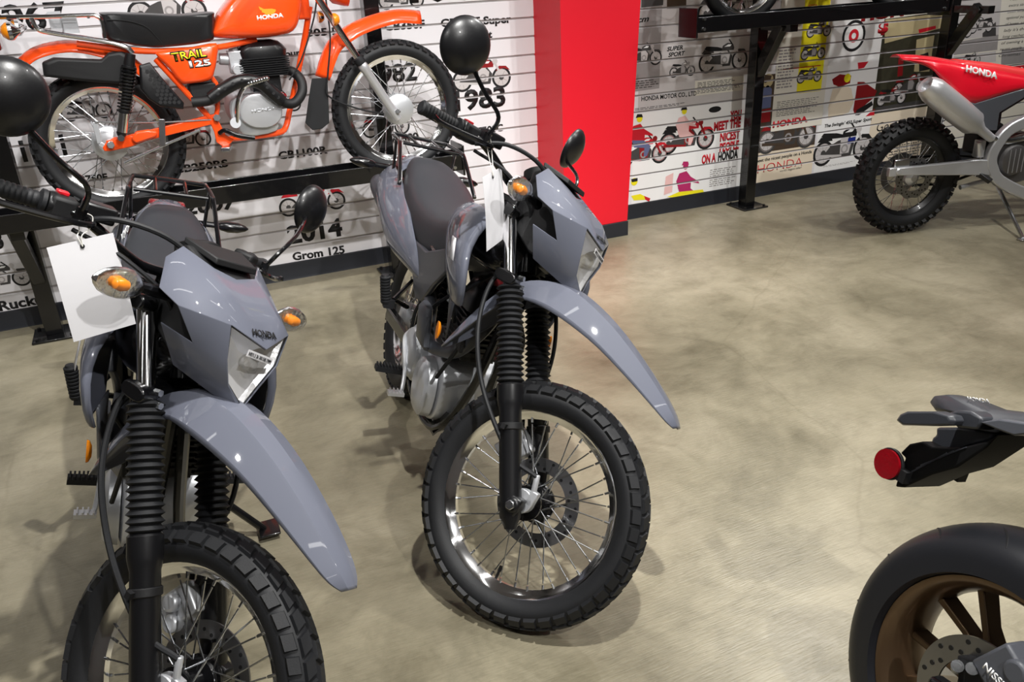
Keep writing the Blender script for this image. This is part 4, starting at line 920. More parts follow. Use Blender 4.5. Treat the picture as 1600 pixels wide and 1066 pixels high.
# ---------------------------------------------------------------- red dirt bike (rear half in view)
P_rd = pose(4.104, 3.524, -.2103, .0144, .0); R_ = Loc(P_rd); D = Spec()
def Rp(px, py, y=-.1): return R_(px, py, y)
c = (0, .338)
wi = D.add('rear_wheel', rim(N(), c, .232, .030), M_satin)
kn = [(0, .020, .014, 38, .42, 0, 0), (-.030, .013, .014, 38, .45, .5, 0), (.030, .013, .014, 38, .45, .5, 0), (-.050, .010, .014, 38, .5, 0, 0), (.050, .010, .014, 38, .5, 0, 0)]
D.add('tyre', tyre(N(), c, .328, .056, .234, kn), M_rub, parent=wi)
bm = N(); lathe(bm, [(0, -.07), (.02, -.07), (.045, -.05), (.05, -.03), (.03, -.02), (.03, .02), (.05, .03), (.05, .05), (0, .06)], (0, 0, .338), (0, 1, 0), 24); D.add('hub', bm, M_alub, parent=wi)
spokes(D, wi, c, .046, .035, .218, 36, M_zinc)
D.add('brake_disc', disc(N(), c, .075, .120, -.070, wave=.004), M_disc, parent=wi)
bm = disc_holes(N(), c, .078, .118, -.070, 36, .005); D.add('disc_hole', bm, M_satin, parent=wi)
D.add('sprocket', disc(N(), c, .085, .125, .066, n=100, wave=0), M_disc, parent=wi)
for s in (-1, 1):
    y = s * .115
    a, b = Rp(1402, 268, y), Rp(1523, 261, y); a.y = y; b.y = y
    bm = N(); loft(bm, [[V(p.x, y + sx * w_, p.z + sz * h_) for sx, sz in ((-1, -1), (-1, 1), (1, 1), (1, -1))] for p, w_, h_ in ((a + V(-.03, 0, 0), .012, .018), (a, .014, .022), (a.lerp(b, .3), .016, .028), (b, .020, .045), (b + V(.10, 0, -.01), .020, .045))]); D.add('swingarm', bm, M_alub, bevel=.005)
    bm = N(); box(bm, a + V(-.035, 0, 0), (.05, .03, .05)); cyl(bm, a + V(0, -.02, 0), a + V(0, .02, 0), .018, 12); D.add('axle_block', bm, M_alub, bevel=.004)
    fr = [(1640, 170), (1600, 190), (1574, 204), (1556, 226), (1547, 247), (1549, 264), (1560, 282), (1600, 302), (1660, 320)]
    pts = curve([Rp(px, py, y) for px, py in fr], 4); bm = N(); loft(bm, [[p + n_ * sx * .034 + V(0, sy * .022, 0) for sx, sy in ((-1, -1), (1, -1), (1, 1), (-1, 1))] for p, n_ in [(p, V(-(pts[min(i + 1, len(pts) - 1)] - pts[max(i - 1, 0)]).normalized().z, 0, (pts[min(i + 1, len(pts) - 1)] - pts[max(i - 1, 0)]).normalized().x)) for i, p in enumerate(pts)]]); D.add('frame', bm, M_alub, bevel=.008)
    # red rear fender and side panel in one moulding, dark panel below
    up = [(1408, 91), (1440, 92), (1470, 95), (1500, 100), (1540, 106), (1600, 119), (1660, 130)]
    lo = [(1408, 94), (1440, 101), (1460, 112), (1478, 134), (1497, 153), (1524, 162), (1600, 139), (1660, 150)]
    bm = N(); A = curve([Rp(px, py, s * (.05 if px < 1450 else .085 if px < 1500 else .11)) for px, py in up], 4); Bc = curve([Rp(px, py, s * (.05 if px < 1450 else .10 if px < 1480 else .13)) for px, py in lo], 4)
    n = 24; rs = lambda cc, t: cc[min(int(t * (len(cc) - 1)), len(cc) - 2)].lerp(cc[min(int(t * (len(cc) - 1)), len(cc) - 2) + 1], t * (len(cc) - 1) - int(min(t * (len(cc) - 1), len(cc) - 2)))
    rows = []
    for k in range(n + 1):
        t = k / n; a_, b_ = rs(A, t), rs(Bc, t); m_ = a_.lerp(b_, .5); rows.append([a_, a_.lerp(b_, .25) + V(0, s * .010, 0), m_ + V(0, s * .014, 0), a_.lerp(b_, .75) + V(0, s * .010, 0), b_])
    loft(bm, rows, ring=False); D.add('side_panel', bm, M_red, solid=.003, smooth=60)
    dk = [(1496, 153), (1524, 162), (1600, 139), (1640, 140), (1600, 153), (1562, 176), (1558, 204), (1540, 204), (1504, 181)]
    bm = N(); prism(bm, [Rp(px, py, s * .135) for px, py in dk], V(0, -s * .02, 0)); D.add('lower_panel', bm, M_charc, bevel=.004)
    bm = N(); prism(bm, [Rp(px, py, s * .13) for px, py in ((1640, 120), (1720, 110), (1800, 150), (1780, 210), (1720, 190), (1660, 150))], V(0, s * .03, 0)); D.add('tank_shroud', bm, M_red, bevel=.006)
    bm = N(); a = Rp(1900, 120, s * .1); a = V(1.15, s * .1, .95); cyl(bm, V(1.13, s * .1, .98), V(1.475, s * .1, .33), .024, 16); D.add('fork_leg', bm, M_alub)
bm = N(); rows = []
for px, py, wd in ((1408, 91, .05), (1440, 92, .06), (1470, 95, .075), (1500, 100, .085), (1540, 106, .1), (1600, 119, .11), (1660, 130, .11)):
    p = Rp(px, py, -wd); rows.append([V(p.x, -wd, p.z), V(p.x, -wd * .6, p.z + .012), V(p.x, 0, p.z + .018), V(p.x, wd * .6, p.z + .012), V(p.x, wd, p.z)])
loft(bm, rows, ring=False); D.add('rear_fender', bm, M_red, solid=.003, smooth=60)
bm = N(); rows = []
for px, py, wd, hh in ((1497, 102, .06, .01), (1512, 103, .085, .03), (1560, 111, .095, .04), (1620, 124, .10, .05), (1700, 133, .09, .05), (1780, 118, .06, .05), (1800, 110, .03, .02)):
    p = Rp(px, py, -wd); rows.append(ell((p.x, 0, p.z), wd, hh, 18, (0, 1, 0), (0, 0, 1), 3))
loft(bm, rows); D.add('seat', bm, M_redseat, smooth=60)
p0, p1 = Rp(1509, 111.5, -.134), Rp(1558, 123.5, -.139); D.add('seat_lettering', None, None, me=text_fit('HONDA', p0, (p1 - p0), V(.1, .25, 1), (p1 - p0).length, .034, M_whitep, .045, th=.002))
a, b = Rp(1447, 133, -.15), Rp(1524, 196, -.15); d = b - a; bm = N(); lathe(bm, [(0, .02), (.03, .02), (.032, .0), (.046, -.006), (.062, .02), (.072, .06), (.074, d.length * .6), (.070, d.length - .03), (.05, d.length), (.028, d.length + .05), (.024, d.length + .15), (0, d.length + .15)], a, d, 28); D.add('muffler', bm, M_alub)
bm = N(); tube(bm, curve([b, Rp(1550, 215, -.12), Rp(1575, 220, -.10), Rp(1640, 210, -.11), Rp(1700, 240, -.08)]), .022, 12); D.add('exhaust_pipe', bm, M_zinc)
bm = N(); q = Rp(1583, 250, -.11); loft(bm, [ell((q.x + .04, y, q.z - .0), .17 * k, .15 * k, 22, (1, 0, 0), (0, 0, 1), 3) for y, k in ((-.10, .9), (-.08, 1), (.08, 1), (.10, .9))]); en = D.add('crankcase', bm, mat('dark_alloy', srgb(120, 118, 118), .4, .8, bump=.1), smooth=40)
bm = N(); lathe(bm, [(0, 0), (.065, .001), (.085, .008), (.09, .02), (.095, .03)], V(q.x, -.135, q.z), (0, 1, 0), 30); D.add('clutch_cover', bm, mat('dark_alloy', srgb(120, 118, 118), .4, .8), parent=en)
bm = N()
for k in range(4): bar(bm, V(q.x - .05 + k * .032, -.1365, q.z + .07), V(q.x - .045 + k * .03, -.1365, q.z - .07), .003, .004, (0, 1, 0))
D.add('cover_rib', bm, M_alub, parent=en)
bm = N(); q = Rp(1500, 215, 0); box(bm, Rp(1535, 215, 0), (.16, .14, .18)); D.add('rear_mudguard', bm, M_matte, bevel=.02)
bm = N(); a = Rp(1540, 245, 0); lathe(bm, [(0, 0), (.03, 0), (.035, .12), (.03, .28), (0, .3)], a + V(-.02, 0, -.12), (.15, 0, 1), 16); D.add('rear_shock', bm, M_zinc)
bm = N(); box(bm, Rp(1530, 232, -.09), (.04, .05, .10)); cyl(bm, Rp(1530, 222, -.11), Rp(1530, 245, -.11), .018, 14); D.add('rear_master_cylinder', bm, M_alub, bevel=.004)
bm = N(); tube(bm, curve([Rp(1500, 293, -.06), Rp(1530, 285, -.06), Rp(1555, 280, -.06)]), .014, 10); D.add('linkage', bm, M_alub)
bm = N(); bar(bm, Rp(1526, 268, -.10), Rp(1548, 284, -.17), .05, .025); D.add('footpeg', bm, M_satin, bevel=.004)
bm = N(); tube(bm, curve([Rp(1420, 246, .07), Rp(1480, 243, .07), Rp(1530, 246, .07)]), .009, 8); tube(bm, curve([Rp(1425, 290, .07), Rp(1480, 285, .07), Rp(1530, 268, .07)]), .009, 8); D.add('chain', bm, M_satin)
bm = N(); box(bm, Rp(1408, 255, -.09), (.10, .03, .05)); D.add('rear_caliper', bm, M_zinc, bevel=.006)
inv = P_rd.inverted(); ft = inv @ ground(1598, 376); tp = Rp(1559, 292, .09)
bm = N(); tube(bm, [tp, ft + V(0, 0, .012)], [.013, .010], 10); D.add('side_stand', bm, M_zinc); bm = N(); box(bm, ft + V(.01, 0, .006), (.07, .045, .012)); D.add('side_stand_foot', bm, M_zinc, bevel=.003)
# front end (outside the picture)
cf2 = (1.48, .345); wf = D.add('front_wheel', rim(N(), cf2, .270, .024), M_satin); D.add('tyre', tyre(N(), cf2, .338, .042, .272, [(0, .014, .012, 44, .45, 0, 0), (-.026, .010, .012, 44, .5, .5, 0), (.026, .010, .012, 44, .5, .5, 0)]), M_rub, parent=wf)
bm = N(); lathe(bm, [(0, -.06), (.04, -.05), (.025, -.02), (.025, .02), (.04, .05), (0, .06)], (1.48, 0, .345), (0, 1, 0), 20); D.add('hub', bm, M_alub, parent=wf)
spokes(D, wf, cf2, .036, .03, .256, 36, M_zinc)
bm = N(); rows = [[V(x, fy * wd, z - abs(fy) ** 2 * .03) for fy in (-1, -.5, 0, .5, 1)] for x, z, wd in ((1.05, .72, .06), (1.2, .80, .07), (1.45, .80, .075), (1.7, .74, .06), (1.85, .68, .03))]; loft(bm, rows, ring=False); D.add('front_fender', bm, M_red, solid=.003)
bm = N(); tube(bm, curve([V(1.02, -.40, 1.16), V(1.05, -.2, 1.15), V(1.1, -.06, 1.07), V(1.1, .06, 1.07), V(1.05, .2, 1.15), V(1.02, .40, 1.16)]), .013, 10); D.add('handlebar', bm, M_satin)
rootR = empty('dirt_bike', mw=P_rd)
tag(rootR, 'red and silver dirt bike with knobby tyres standing before the vintage posters', 'motorcycle')
D.build(rootR)

# ---------------------------------------------------------------- dark naked bike with bronze wheels (tail and rear wheel in view)
P_sp = pose(1.1545, .672, -1.6096, .2595, .010); Sp = Loc(P_sp); K = Spec()
def Q(px, py, y=0.): return Sp(px, py, y)
M_tail = mat('dark_grey_paint', srgb(44, 46, 51), .42, 0, .2, var=.03)
c = (0., .318)
# rim: wide barrel with two flanges and six twin spokes
bm = N(); lathe(bm, [(.226, -.074), (.229, -.070), (.223, -.064), (.207, -.056), (.198, -.03), (.196, 0), (.198, .03), (.205, .056), (.222, .064), (.229, .070), (.226, .074), (.220, .073), (.214, .070), (.200, .045), (.194, .03), (.190, 0), (.194, -.03), (.200, -.045), (.214, -.070), (.220, -.073)], (0, 0, .318), (0, 1, 0), 80, closed=True)
wi = K.add('rear_wheel', bm, M_bronze)
bm = N(); hgt = .092; pr = []
for k in range(25): t = -PI / 2 + PI * k / 24; pr.append((.232 + .086 * max(0, math.cos(t)) ** .55, .090 * math.sin(t)))
lathe(bm, [(.226, -.066), (.229, -.078)] + pr + [(.229, .078), (.226, .066)], (0, 0, .318), (0, 1, 0), 96, closed=True); ty = K.add('tyre', bm, mat('sport_tyre_rubber', srgb(25, 26, 30), .42, 0, 0, bump=.06, bscale=250, var=.12, vscale=6), parent=wi)
bm = N()
for k in range(14):                       # rain grooves sunk into the tread band, both sides
    for s in (-1, 1):
        a0 = 2 * PI * (k + (.5 if s > 0 else 0)) / 14
        pts = []
        for j in range(6):
            t = j / 5; y = s * (.075 - .055 * t); an = a0 + .10 * t + .05 * t * t; r = .232 + .086 * max(0, math.cos(math.asin(min(1, abs(y) / .09)))) ** .55 - .0004
            pts.append(V(r * math.cos(an), y, .318 + r * math.sin(an)))
        tube(bm, pts, [.0008, .0022, .0026, .0026, .002, .0008], 6)
K.add('tread_groove', bm, M_ink, parent=wi)
for k in range(6):
    a = 2 * PI * k / 6 + .3
    for s in (-1, 1):
        e = V(math.cos(a), 0, math.sin(a)); tg = V(-math.sin(a), 0, math.cos(a)); O3 = V(0, 0, .318); bm = N()
        loft(bm, [[O3 + e * r + tg * (s * (o + dx * w_)) + V(0, y + dy * h_, 0) for dx, dy in ((-1, -1), (1, -1), (1, 1), (-1, 1))] for r, o, w_, y, h_ in ((.05, .012, .010, .0, .030), (.12, .022, .0075, .005, .020), (.196, .050, .008, .0, .022))])
        K.add('wheel_spoke', bm, M_bronze, parent=wi, bevel=.003)
bm = N(); lathe(bm, [(0, -.07), (.03, -.07), (.034, -.04), (.07, -.035), (.075, 0), (.07, .035), (.04, .05), (0, .07)], (0, 0, .318), (0, 1, 0), 32); K.add('hub', bm, M_black, parent=wi)
K.add('brake_disc', disc(N(), c, .078, .120, -.082, .005, n=80), M_disc, parent=wi)
K.add('disc_hole', disc_holes(N(), c, .080, .118, -.0825, 33, .0048), M_satin, parent=wi)
bm = N()
for k in range(5): a = 2 * PI * k / 5; p = V(.062 * math.cos(a), -.084, .318 + .062 * math.sin(a)); cyl(bm, p, p + V(0, -.008, 0), .009, 10)
K.add('disc_bolt', bm, M_zinc, parent=wi)
# caliper and carrier
q = Q(1578, 1050, -.10); bm = N(); box(bm, q, (.075, .05, .085), Matrix.Rotation(.5, 3, 'Y')); cyl(bm, q + V(.02, -.03, .02), q + V(.02, .01, .02), .022, 16); cyl(bm, q + V(.045, -.028, -.02), q + V(.045, .01, -.02), .02, 16); cal = K.add('brake_caliper', bm, M_charc, bevel=.006)
u_ = (Q(1560, 1066, -.131) - Q(1536, 1040, -.131)).normalized(); K.add('caliper_lettering', None, None, me=text_fit('NISSIN', Q(1535, 1043, -.131), u_, V(-u_.z, 0, u_.x) if (-u_.z * 0 + u_.x) > 0 else V(u_.z, 0, -u_.x), .055, .013, M_whitep, .02))
bm = N(); bar(bm, Q(1505, 1045, -.095), Q(1600, 1075, -.105), .03, .05); K.add('caliper_bracket', bm, M_matte, bevel=.004)
for px, py in ((1496, 1041), (1519, 1045)): bm = N(); cyl(bm, Q(px, py, -.09), Q(px, py, -.125), .011, 12); cyl(bm, Q(px, py, -.125), Q(px, py, -.132), .006, 6); K.add('spool_bolt', bm, M_zinc)
for s in (-1, 1):
    bm = N(); loft(bm, [[V(x, s * .125 + sx * .018, z + sz * h_) for sx, sz in ((-1, -1), (-1, 1), (1, 1), (1, -1))] for x, z, h_ in ((-.06, .31, .03), (.03, .318, .036), (.30, .37, .045), (.52, .42, .06))]); K.add('swingarm', bm, M_black, bevel=.008)
bm = N(); cyl(bm, (0, -.15, .318), (0, .15, .318), .016, 14); K.add('axle', bm, M_zinc)
# tail: seat cowl, side pieces, light bar, plate bracket
def shell(name, px_pts, y0, y1, mt, bv=.004, lab=None):
    bm = N(); A = [Q(px, py, y0) for px, py in px_pts]
    prism(bm, A, V(0, y1 - y0, 0)); return K.add(name, bm, mt, bevel=bv, label=lab)
top = [(1457, 629), (1467, 619), (1490, 617), (1527, 627), (1558, 640), (1600, 645), (1660, 652)]
bot = [(1461, 640), (1478, 643), (1500, 648), (1530, 655), (1560, 668), (1600, 678), (1660, 690)]
bm = N(); rows = []
for (ax, ay), (bx, by), wd in zip(top, bot, (.03, .045, .055, .065, .07, .075, .08)):
    a = Q(ax, ay, 0); b = Q(bx, by, -wd); rows.append([V(b.x, -wd, b.z), V((a.x + b.x) / 2, -wd * .75, b.z + (a.z - b.z) * .6), V(a.x, -wd * .35, a.z), V(a.x, wd * .35, a.z), V((a.x + b.x) / 2, wd * .75, b.z + (a.z - b.z) * .6), V(b.x, wd, b.z), V(b.x, wd * .5, b.z - .01), V(b.x, -wd * .5, b.z - .01)])
loft(bm, rows); K.add('tail_cowl', bm, M_tail, bevel=.004)
a = Q(1512, 631, -.02); b = Q(1533, 634, -.02); K.add('tail_emblem', None, None, me=text_fit('HONDA', a + V(0, -.002, .007), b - a, V(-.25, -.5, .8), .045, .009, M_whitep, .02))
for s in (-1, 1):
    lb = [(1402, 657), (1408, 648), (1420, 643), (1466, 643), (1492, 650), (1496, 658), (1492, 665), (1460, 666), (1412, 665)]
    A = [Q(px, py, -.115) for px, py in lb]; A = [V(p.x, s * .115, p.z) for p in A]
    bm = N(); pillow(bm, A, [(s * .125, .85), (s * .118, 1.), (s * .095, 1.), (s * .088, .85)]); K.add('rear_indicator', bm, M_tail, bevel=.002)
    sd = [(1480, 645), (1496, 641), (1516, 643), (1536, 654), (1528, 672), (1494, 669)]
    A = [Q(px, py, -.085) for px, py in sd]; bm = N(); prism(bm, [V(p.x, s * .085, p.z) for p in A], V(0, -s * .05, 0)); K.add('indicator_mount', bm, M_tail, bevel=.005)
    un = [(1530, 660), (1560, 655), (1600, 661), (1640, 668), (1640, 690), (1600, 679), (1584, 681), (1556, 671)]
    A = [Q(px, py, -.09) for px, py in un]; bm = N(); prism(bm, [V(p.x, s * .09, p.z) for p in A], V(0, -s * .03, 0)); K.add('under_panel', bm, M_charc, bevel=.003)
stalk = [(1462, 668), (1500, 668), (1530, 672), (1556, 677), (1545, 690), (1520, 697), (1490, 706), (1452, 700), (1456, 684), (1462, 680)]
bm = N(); prism(bm, [Q(px, py, -.045) for px, py in stalk], V(0, .09, 0)); K.add('plate_stalk', bm, M_tail, bevel=.006)
pl_ = [(1398, 761), (1402, 748), (1414, 716), (1406, 708), (1420, 694), (1440, 690), (1456, 698), (1500, 700), (1540, 690), (1560, 678), (1540, 700), (1494, 731), (1455, 742), (1411, 762)]
bm = N(); prism(bm, [Q(px, py, -.075) for px, py in pl_], V(0, .11, 0)); pbk = K.add('plate_bracket', bm, mat('deep_black_plastic', srgb(7, 7, 8), .7, spec=.2, bump=.1), bevel=.004)
bm = N()
for k in range(4):
    a, b = Q(1418 + k * 7, 742 - k * 5, -.0755), Q(1480 + k * 10, 708 - k * 3, -.0755); bar(bm, a, b, .002, .004, (0, 1, 0))
K.add('bracket_rib', bm, M_tail, parent=pbk)
for s in (-1, 1):
    q = Q(1387, 725, -.095); bm = N(); lathe(bm, [(0, -.006), (.026, -.005), (.030, -.002), (.0305, .004), (0, .004)], V(q.x, s * .095, q.z), (0, -s * -1, 0), 32); K.add('side_reflector', bm, M_redlens, label='round red reflector')
    bm = N(); lathe(bm, [(0, .0035), (.032, .0035), (.033, .006), (.032, .011), (0, .011)], V(q.x, s * .095, q.z), (0, -s, 0), 32); box(bm, V(q.x + .02, s * .08, q.z - .008), (.05, .025, .025)); K.add('reflector_mount', bm, M_matte)
# rest of the machine, ahead of the picture's edge
bm = N(); body(bm, [(.10, .80, .07, .03), (.25, .79, .12, .05), (.45, .76, .13, .05), (.60, .78, .11, .05)], 20, 3); K.add('seat', bm, M_seat, smooth=60)
bm = N(); body(bm, [(.52, .82, .09, .07), (.62, .86, .15, .12), (.80, .88, .17, .13), (.98, .86, .12, .10)], 22, 2.6); K.add('tank', bm, M_tail, smooth=60)
bm = N(); loft(bm, [ell((.72, y, .48), .24 * k, .20 * k, 22, (1, 0, 0), (0, 0, 1), 3) for y, k in ((-.17, .8), (-.14, 1), (.14, 1), (.17, .8))]); K.add('engine', bm, M_satin)
cf3 = (1.42, .305); bm = N(); lathe(bm, [(.222, -.05), (.226, -.046), (.20, -.035), (.195, 0), (.20, .035), (.226, .046), (.222, .05), (.195, .03), (.188, 0), (.195, -.03)], (1.42, 0, .305), (0, 1, 0), 48, closed=True); wf = K.add('front_wheel', bm, M_bronze)
K.add('tyre', tyre(N(), cf3, .300, .060, .224, None), M_rub, parent=wf)
for k in range(6):
    a = 2 * PI * k / 6; bm = N(); bar(bm, V(1.42 + .03 * math.cos(a), 0, .305 + .03 * math.sin(a)), V(1.42 + .196 * math.cos(a), 0, .305 + .196 * math.sin(a)), .03, .02, (0, 1, 0)); K.add('wheel_spoke', bm, M_bronze, parent=wf)
for s in (-1, 1): bm = N(); cyl(bm, V(1.06, s * .10, .98), V(1.42, s * .10, .305), .025, 16); K.add('fork_leg', bm, M_gold)
bm = N(); tube(bm, curve([V(.90, -.38, 1.02), V(.97, -.2, 1.03), V(1.02, 0, .99), V(.97, .2, 1.03), V(.90, .38, 1.02)]), .012, 10); K.add('handlebar', bm, M_satin)
bm = N(); body(bm, [(1.05, .88, .10, .11), (1.15, .85, .11, .10), (1.22, .82, .06, .06)], 18, 2.6); K.add('headlight', bm, M_tail)
bm = N(); tube(bm, [V(.50, .12, .28), V(.52, .33, .09)], .011, 8); K.add('side_stand', bm, M_black)
rootS = empty('naked_motorcycle', mw=P_sp)
tag(rootS, 'dark grey naked motorcycle with bronze wheels and a round red side reflector on its tail', 'motorcycle')
K.build(rootS)

# ---------------------------------------------------------------- vintage motorcycle on the high rack (only the wheels reach into the picture)
P_up = pose(3.34, 4.20, 0, 0, 1.205); U = Spec()
for nm, cx in (('rear_wheel', 0.), ('front_wheel', 1.22)):
    c = (cx, .300); wi = U.add(nm, rim(N(), c, .235, .024), M_chrome); U.add('tyre', tyre(N(), c, .300, .040, .237, None), M_rub, parent=wi)
    bm = N(); lathe(bm, [(0, -.06), (.06, -.05), (.08, -.04), (.08, .03), (.05, .05), (0, .06)], (cx, 0, .30), (0, 1, 0), 28); U.add('hub_drum', bm, M_alu, parent=wi)
    spokes(U, wi, c, .06, .03, .22, 36, M_zinc)
    bm = N(); a0, a1 = (.35, PI * .95) if cx else (.15, PI * .9)
    lathe(bm, [(.325, -.055), (.345, -.045), (.35, 0), (.345, .045), (.325, .055), (.320, .053), (.345, 0), (.320, -.053)], (cx, 0, .30), (0, -1, 0), 24, True, a0, a1); U.add('fender', bm, M_chrome)
for s in (-1, 1):
    bm = N(); cyl(bm, (1.22, s * .085, .30), (1.0, s * .085, .82), .02, 14); U.add('fork_leg', bm, M_alub)
    bm = N(); bar(bm, (0, s * .09, .30), (.46, s * .09, .32), .025, .035); U.add('swingarm', bm, M_black)
    bm = N(); cyl(bm, (.0, s * .12, .32), (.10, s * .12, .66), .024, 14); U.add('shock_absorber', bm, M_chrome)
    bm = N(); tube(bm, curve([V(.82, s * .05, .60), V(.88, s * .12, .40), V(.70, s * .15, .25), V(.3, s * .16, .24), V(-.30, s * .16, .28)]), .025, 12); U.add('exhaust_pipe', bm, M_chrome)
    bm = N(); tube(bm, [V(1.0, 0, .78), V(.80, s * .05, .28), V(.45, s * .08, .26), V(.35, s * .08, .66), V(.9, s * .02, .72)], .014, 8); U.add('frame_tube', bm, M_black)
bm = N(); body(bm, [(.50, .76, .08, .05), (.62, .80, .13, .09), (.80, .82, .14, .10), (.93, .80, .08, .07)], 20, 2.6); U.add('fuel_tank', bm, M_red, smooth=60)
bm = N(); body(bm, [(-.15, .72, .09, .04), (0, .73, .12, .05), (.35, .72, .12, .05), (.52, .74, .09, .04)], 20, 3); U.add('seat', bm, M_seat, smooth=60)
bm = N(); loft(bm, [ell((.62, y, .38), .20 * k, .13 * k, 22, (1, 0, 0), (0, 0, 1), 3) for y, k in ((-.14, .8), (-.11, 1), (.11, 1), (.14, .8))]); U.add('crankcase', bm, M_alu)
bm = N()
for k in range(8): box(bm, (.70, 0, .50 + k * .02), (.17, .20, .007))
box(bm, (.70, 0, .57), (.12, .15, .17)); U.add('cylinder', bm, M_alu)
bm = N(); tube(bm, curve([V(.85, -.36, .98), V(.93, -.2, 1.0), V(.98, 0, .92), V(.93, .2, 1.0), V(.85, .36, .98)]), .011, 10); U.add('handlebar', bm, M_chrome)
bm = N(); lathe(bm, [(0, .07), (.05, .06), (.085, .0), (.09, -.03), (0, -.035)], (1.12, 0, .86), (-1, 0, 0), 24); U.add('headlight', bm, M_chrome)
rootU = empty('vintage_motorcycle', mw=P_up)
tag(rootU, 'motorcycle with spoked wheels standing high on the rack above the vintage posters', 'motorcycle')
U.build(rootU)

# ---------------------------------------------------------------- prints on the slat wall (cut where the grooves run)
def W2(px, py): p = at(px, py, WY); return (p.x, p.z)
INK = [M_ink, M_whitep, M_inkred, M_yellow,
       mat('grey_print', srgb(150, 146, 146), .55, var=.10, vscale=20), mat('dark_grey_print', srgb(66, 64, 64), .55, var=.2, vscale=30),
       mat('cream_print', srgb(232, 218, 196), .55, var=.03), mat('brown_print', srgb(72, 58, 46), .55, var=.25, vscale=14),
       mat('pink_print', srgb(232, 188, 186), .55, var=.04), mat('magenta_print', srgb(178, 40, 100), .55, var=.05),
       mat('blue_print', srgb(96, 104, 140), .55, var=.06), mat('pale_grey_print', srgb(196, 192, 192), .55, var=.08, vscale=9),
       mat('olive_print', srgb(52, 50, 36), .55, var=.45, vscale=26), mat('tan_print', srgb(186, 172, 132), .55, var=.08),
       mat('off_white_print', srgb(226, 222, 210), .55, var=.02), mat('deep_blue_print', srgb(20, 40, 130), .5, var=.1), mat('dark_red_print', srgb(140, 20, 26), .5, var=.1)]
K_, WT, RD, YL, GY, DG, CR, BR, PK, MG, BL, PG, OL, TN, OW, DB, DR = range(17)
def clip(bm):
    zs = [v.co.z for v in bm.verts]; z0, z1 = min(zs), max(zs)
    for k in range(0, NG + 2):
        g = G0 + GP * k
        if g + GH < z0 or g - GH > z1: continue
        for zz in (g - GH - .0004, g + GH + .0004):
            bmesh.ops.bisect_plane(bm, geom=bm.verts[:] + bm.edges[:] + bm.faces[:], plane_co=(0, 0, zz), plane_no=(0, 0, 1))
        dead = [f for f in bm.faces if abs(f.calc_center_median().z - g) < GH]
        bmesh.ops.delete(bm, geom=dead, context='FACES')
    lo = [f for f in bm.faces if f.calc_center_median().z < .097]
    if z0 < .097:
        bmesh.ops.bisect_plane(bm, geom=bm.verts[:] + bm.edges[:] + bm.faces[:], plane_co=(0, 0, .0985), plane_no=(0, 0, 1))
        bmesh.ops.delete(bm, geom=[f for f in bm.faces if f.calc_center_median().z < .0985], context='FACES')
    return bm
class Print:
    def __init__(s, name, parent, lay=1): s.bm = N(); s.name = name; s.par = parent; s.lay = lay
    def poly(s, pts, mi, lay=0.):
        y = WY - .0004 - .00035 * (s.lay + lay)
        f = s.bm.faces.new([s.bm.verts.new((x, y, z)) for x, z in pts]); f.material_index = mi
        if f.normal.y > 0: f.normal_flip()
        f.normal_update(); return s
    def px(s, pts, mi, lay=0.): return s.poly([W2(*p) for p in pts], mi, lay)
    def rect(s, x0, z0, x1, z1, mi, lay=0.): return s.poly([(x0, z0), (x1, z0), (x1, z1), (x0, z1)], mi, lay)
    def disc(s, x, z, r, mi, lay=0., n=24, ry=None): return s.poly([(x + r * math.cos(2 * PI * k / n), z + (ry or r) * math.sin(2 * PI * k / n)) for k in range(n)], mi, lay)
    def ring(s, x, z, r0, r1, mi, lay=0., n=28):
        for k in range(n):
            a, b = 2 * PI * k / n, 2 * PI * (k + 1) / n
            s.poly([(x + r1 * math.cos(a), z + r1 * math.sin(a)), (x + r1 * math.cos(b), z + r1 * math.sin(b)), (x + r0 * math.cos(b), z + r0 * math.sin(b)), (x + r0 * math.cos(a), z + r0 * math.sin(a))], mi, lay)
        return s
    def line(s, a, b, w_, mi, lay=0.):
        d = Vector((b[0] - a[0], b[1] - a[1])); n_ = Vector((-d.y, d.x)).normalized() * w_ / 2
        return s.poly([(a[0] + n_.x, a[1] + n_.y), (b[0] + n_.x, b[1] + n_.y), (b[0] - n_.x, b[1] - n_.y), (a[0] - n_.x, a[1] - n_.y)], mi, lay)
    def lines(s, x0, z0, x1, z1, n, mi, lay=0., k=.42):        # rows of print too small to read
        rnd = random.Random(int(x0 * 1000) + n)
        for i in range(n):
            z = z1 - (z1 - z0) * (i + .5) / n; x = x0
            e = x1 - (x1 - x0) * (rnd.random() * .25)
            while x < e:
                w_ = (.012 + rnd.random() * .03); s.rect(x, z - (z1 - z0) / n * k / 2, min(x + w_, e), z + (z1 - z0) / n * k / 2, mi, lay); x += w_ + .008
        return s
    def done(s):
        clip(s.bm)
        if not s.bm.faces: s.bm.free(); return None
        me = bpy.data.meshes.new(s.name); s.bm.to_mesh(me); s.bm.free()
        used = sorted({p.material_index for p in me.polygons}); mp = {u: i for i, u in enumerate(used)}
        for u in used: me.materials.append(INK[u])
        for p in me.polygons: p.material_index = mp[p.material_index]
        o = obj(s.name, me, s.par)
        if s.name == 'small_print': o['kind'] = 'stuff'
        return o
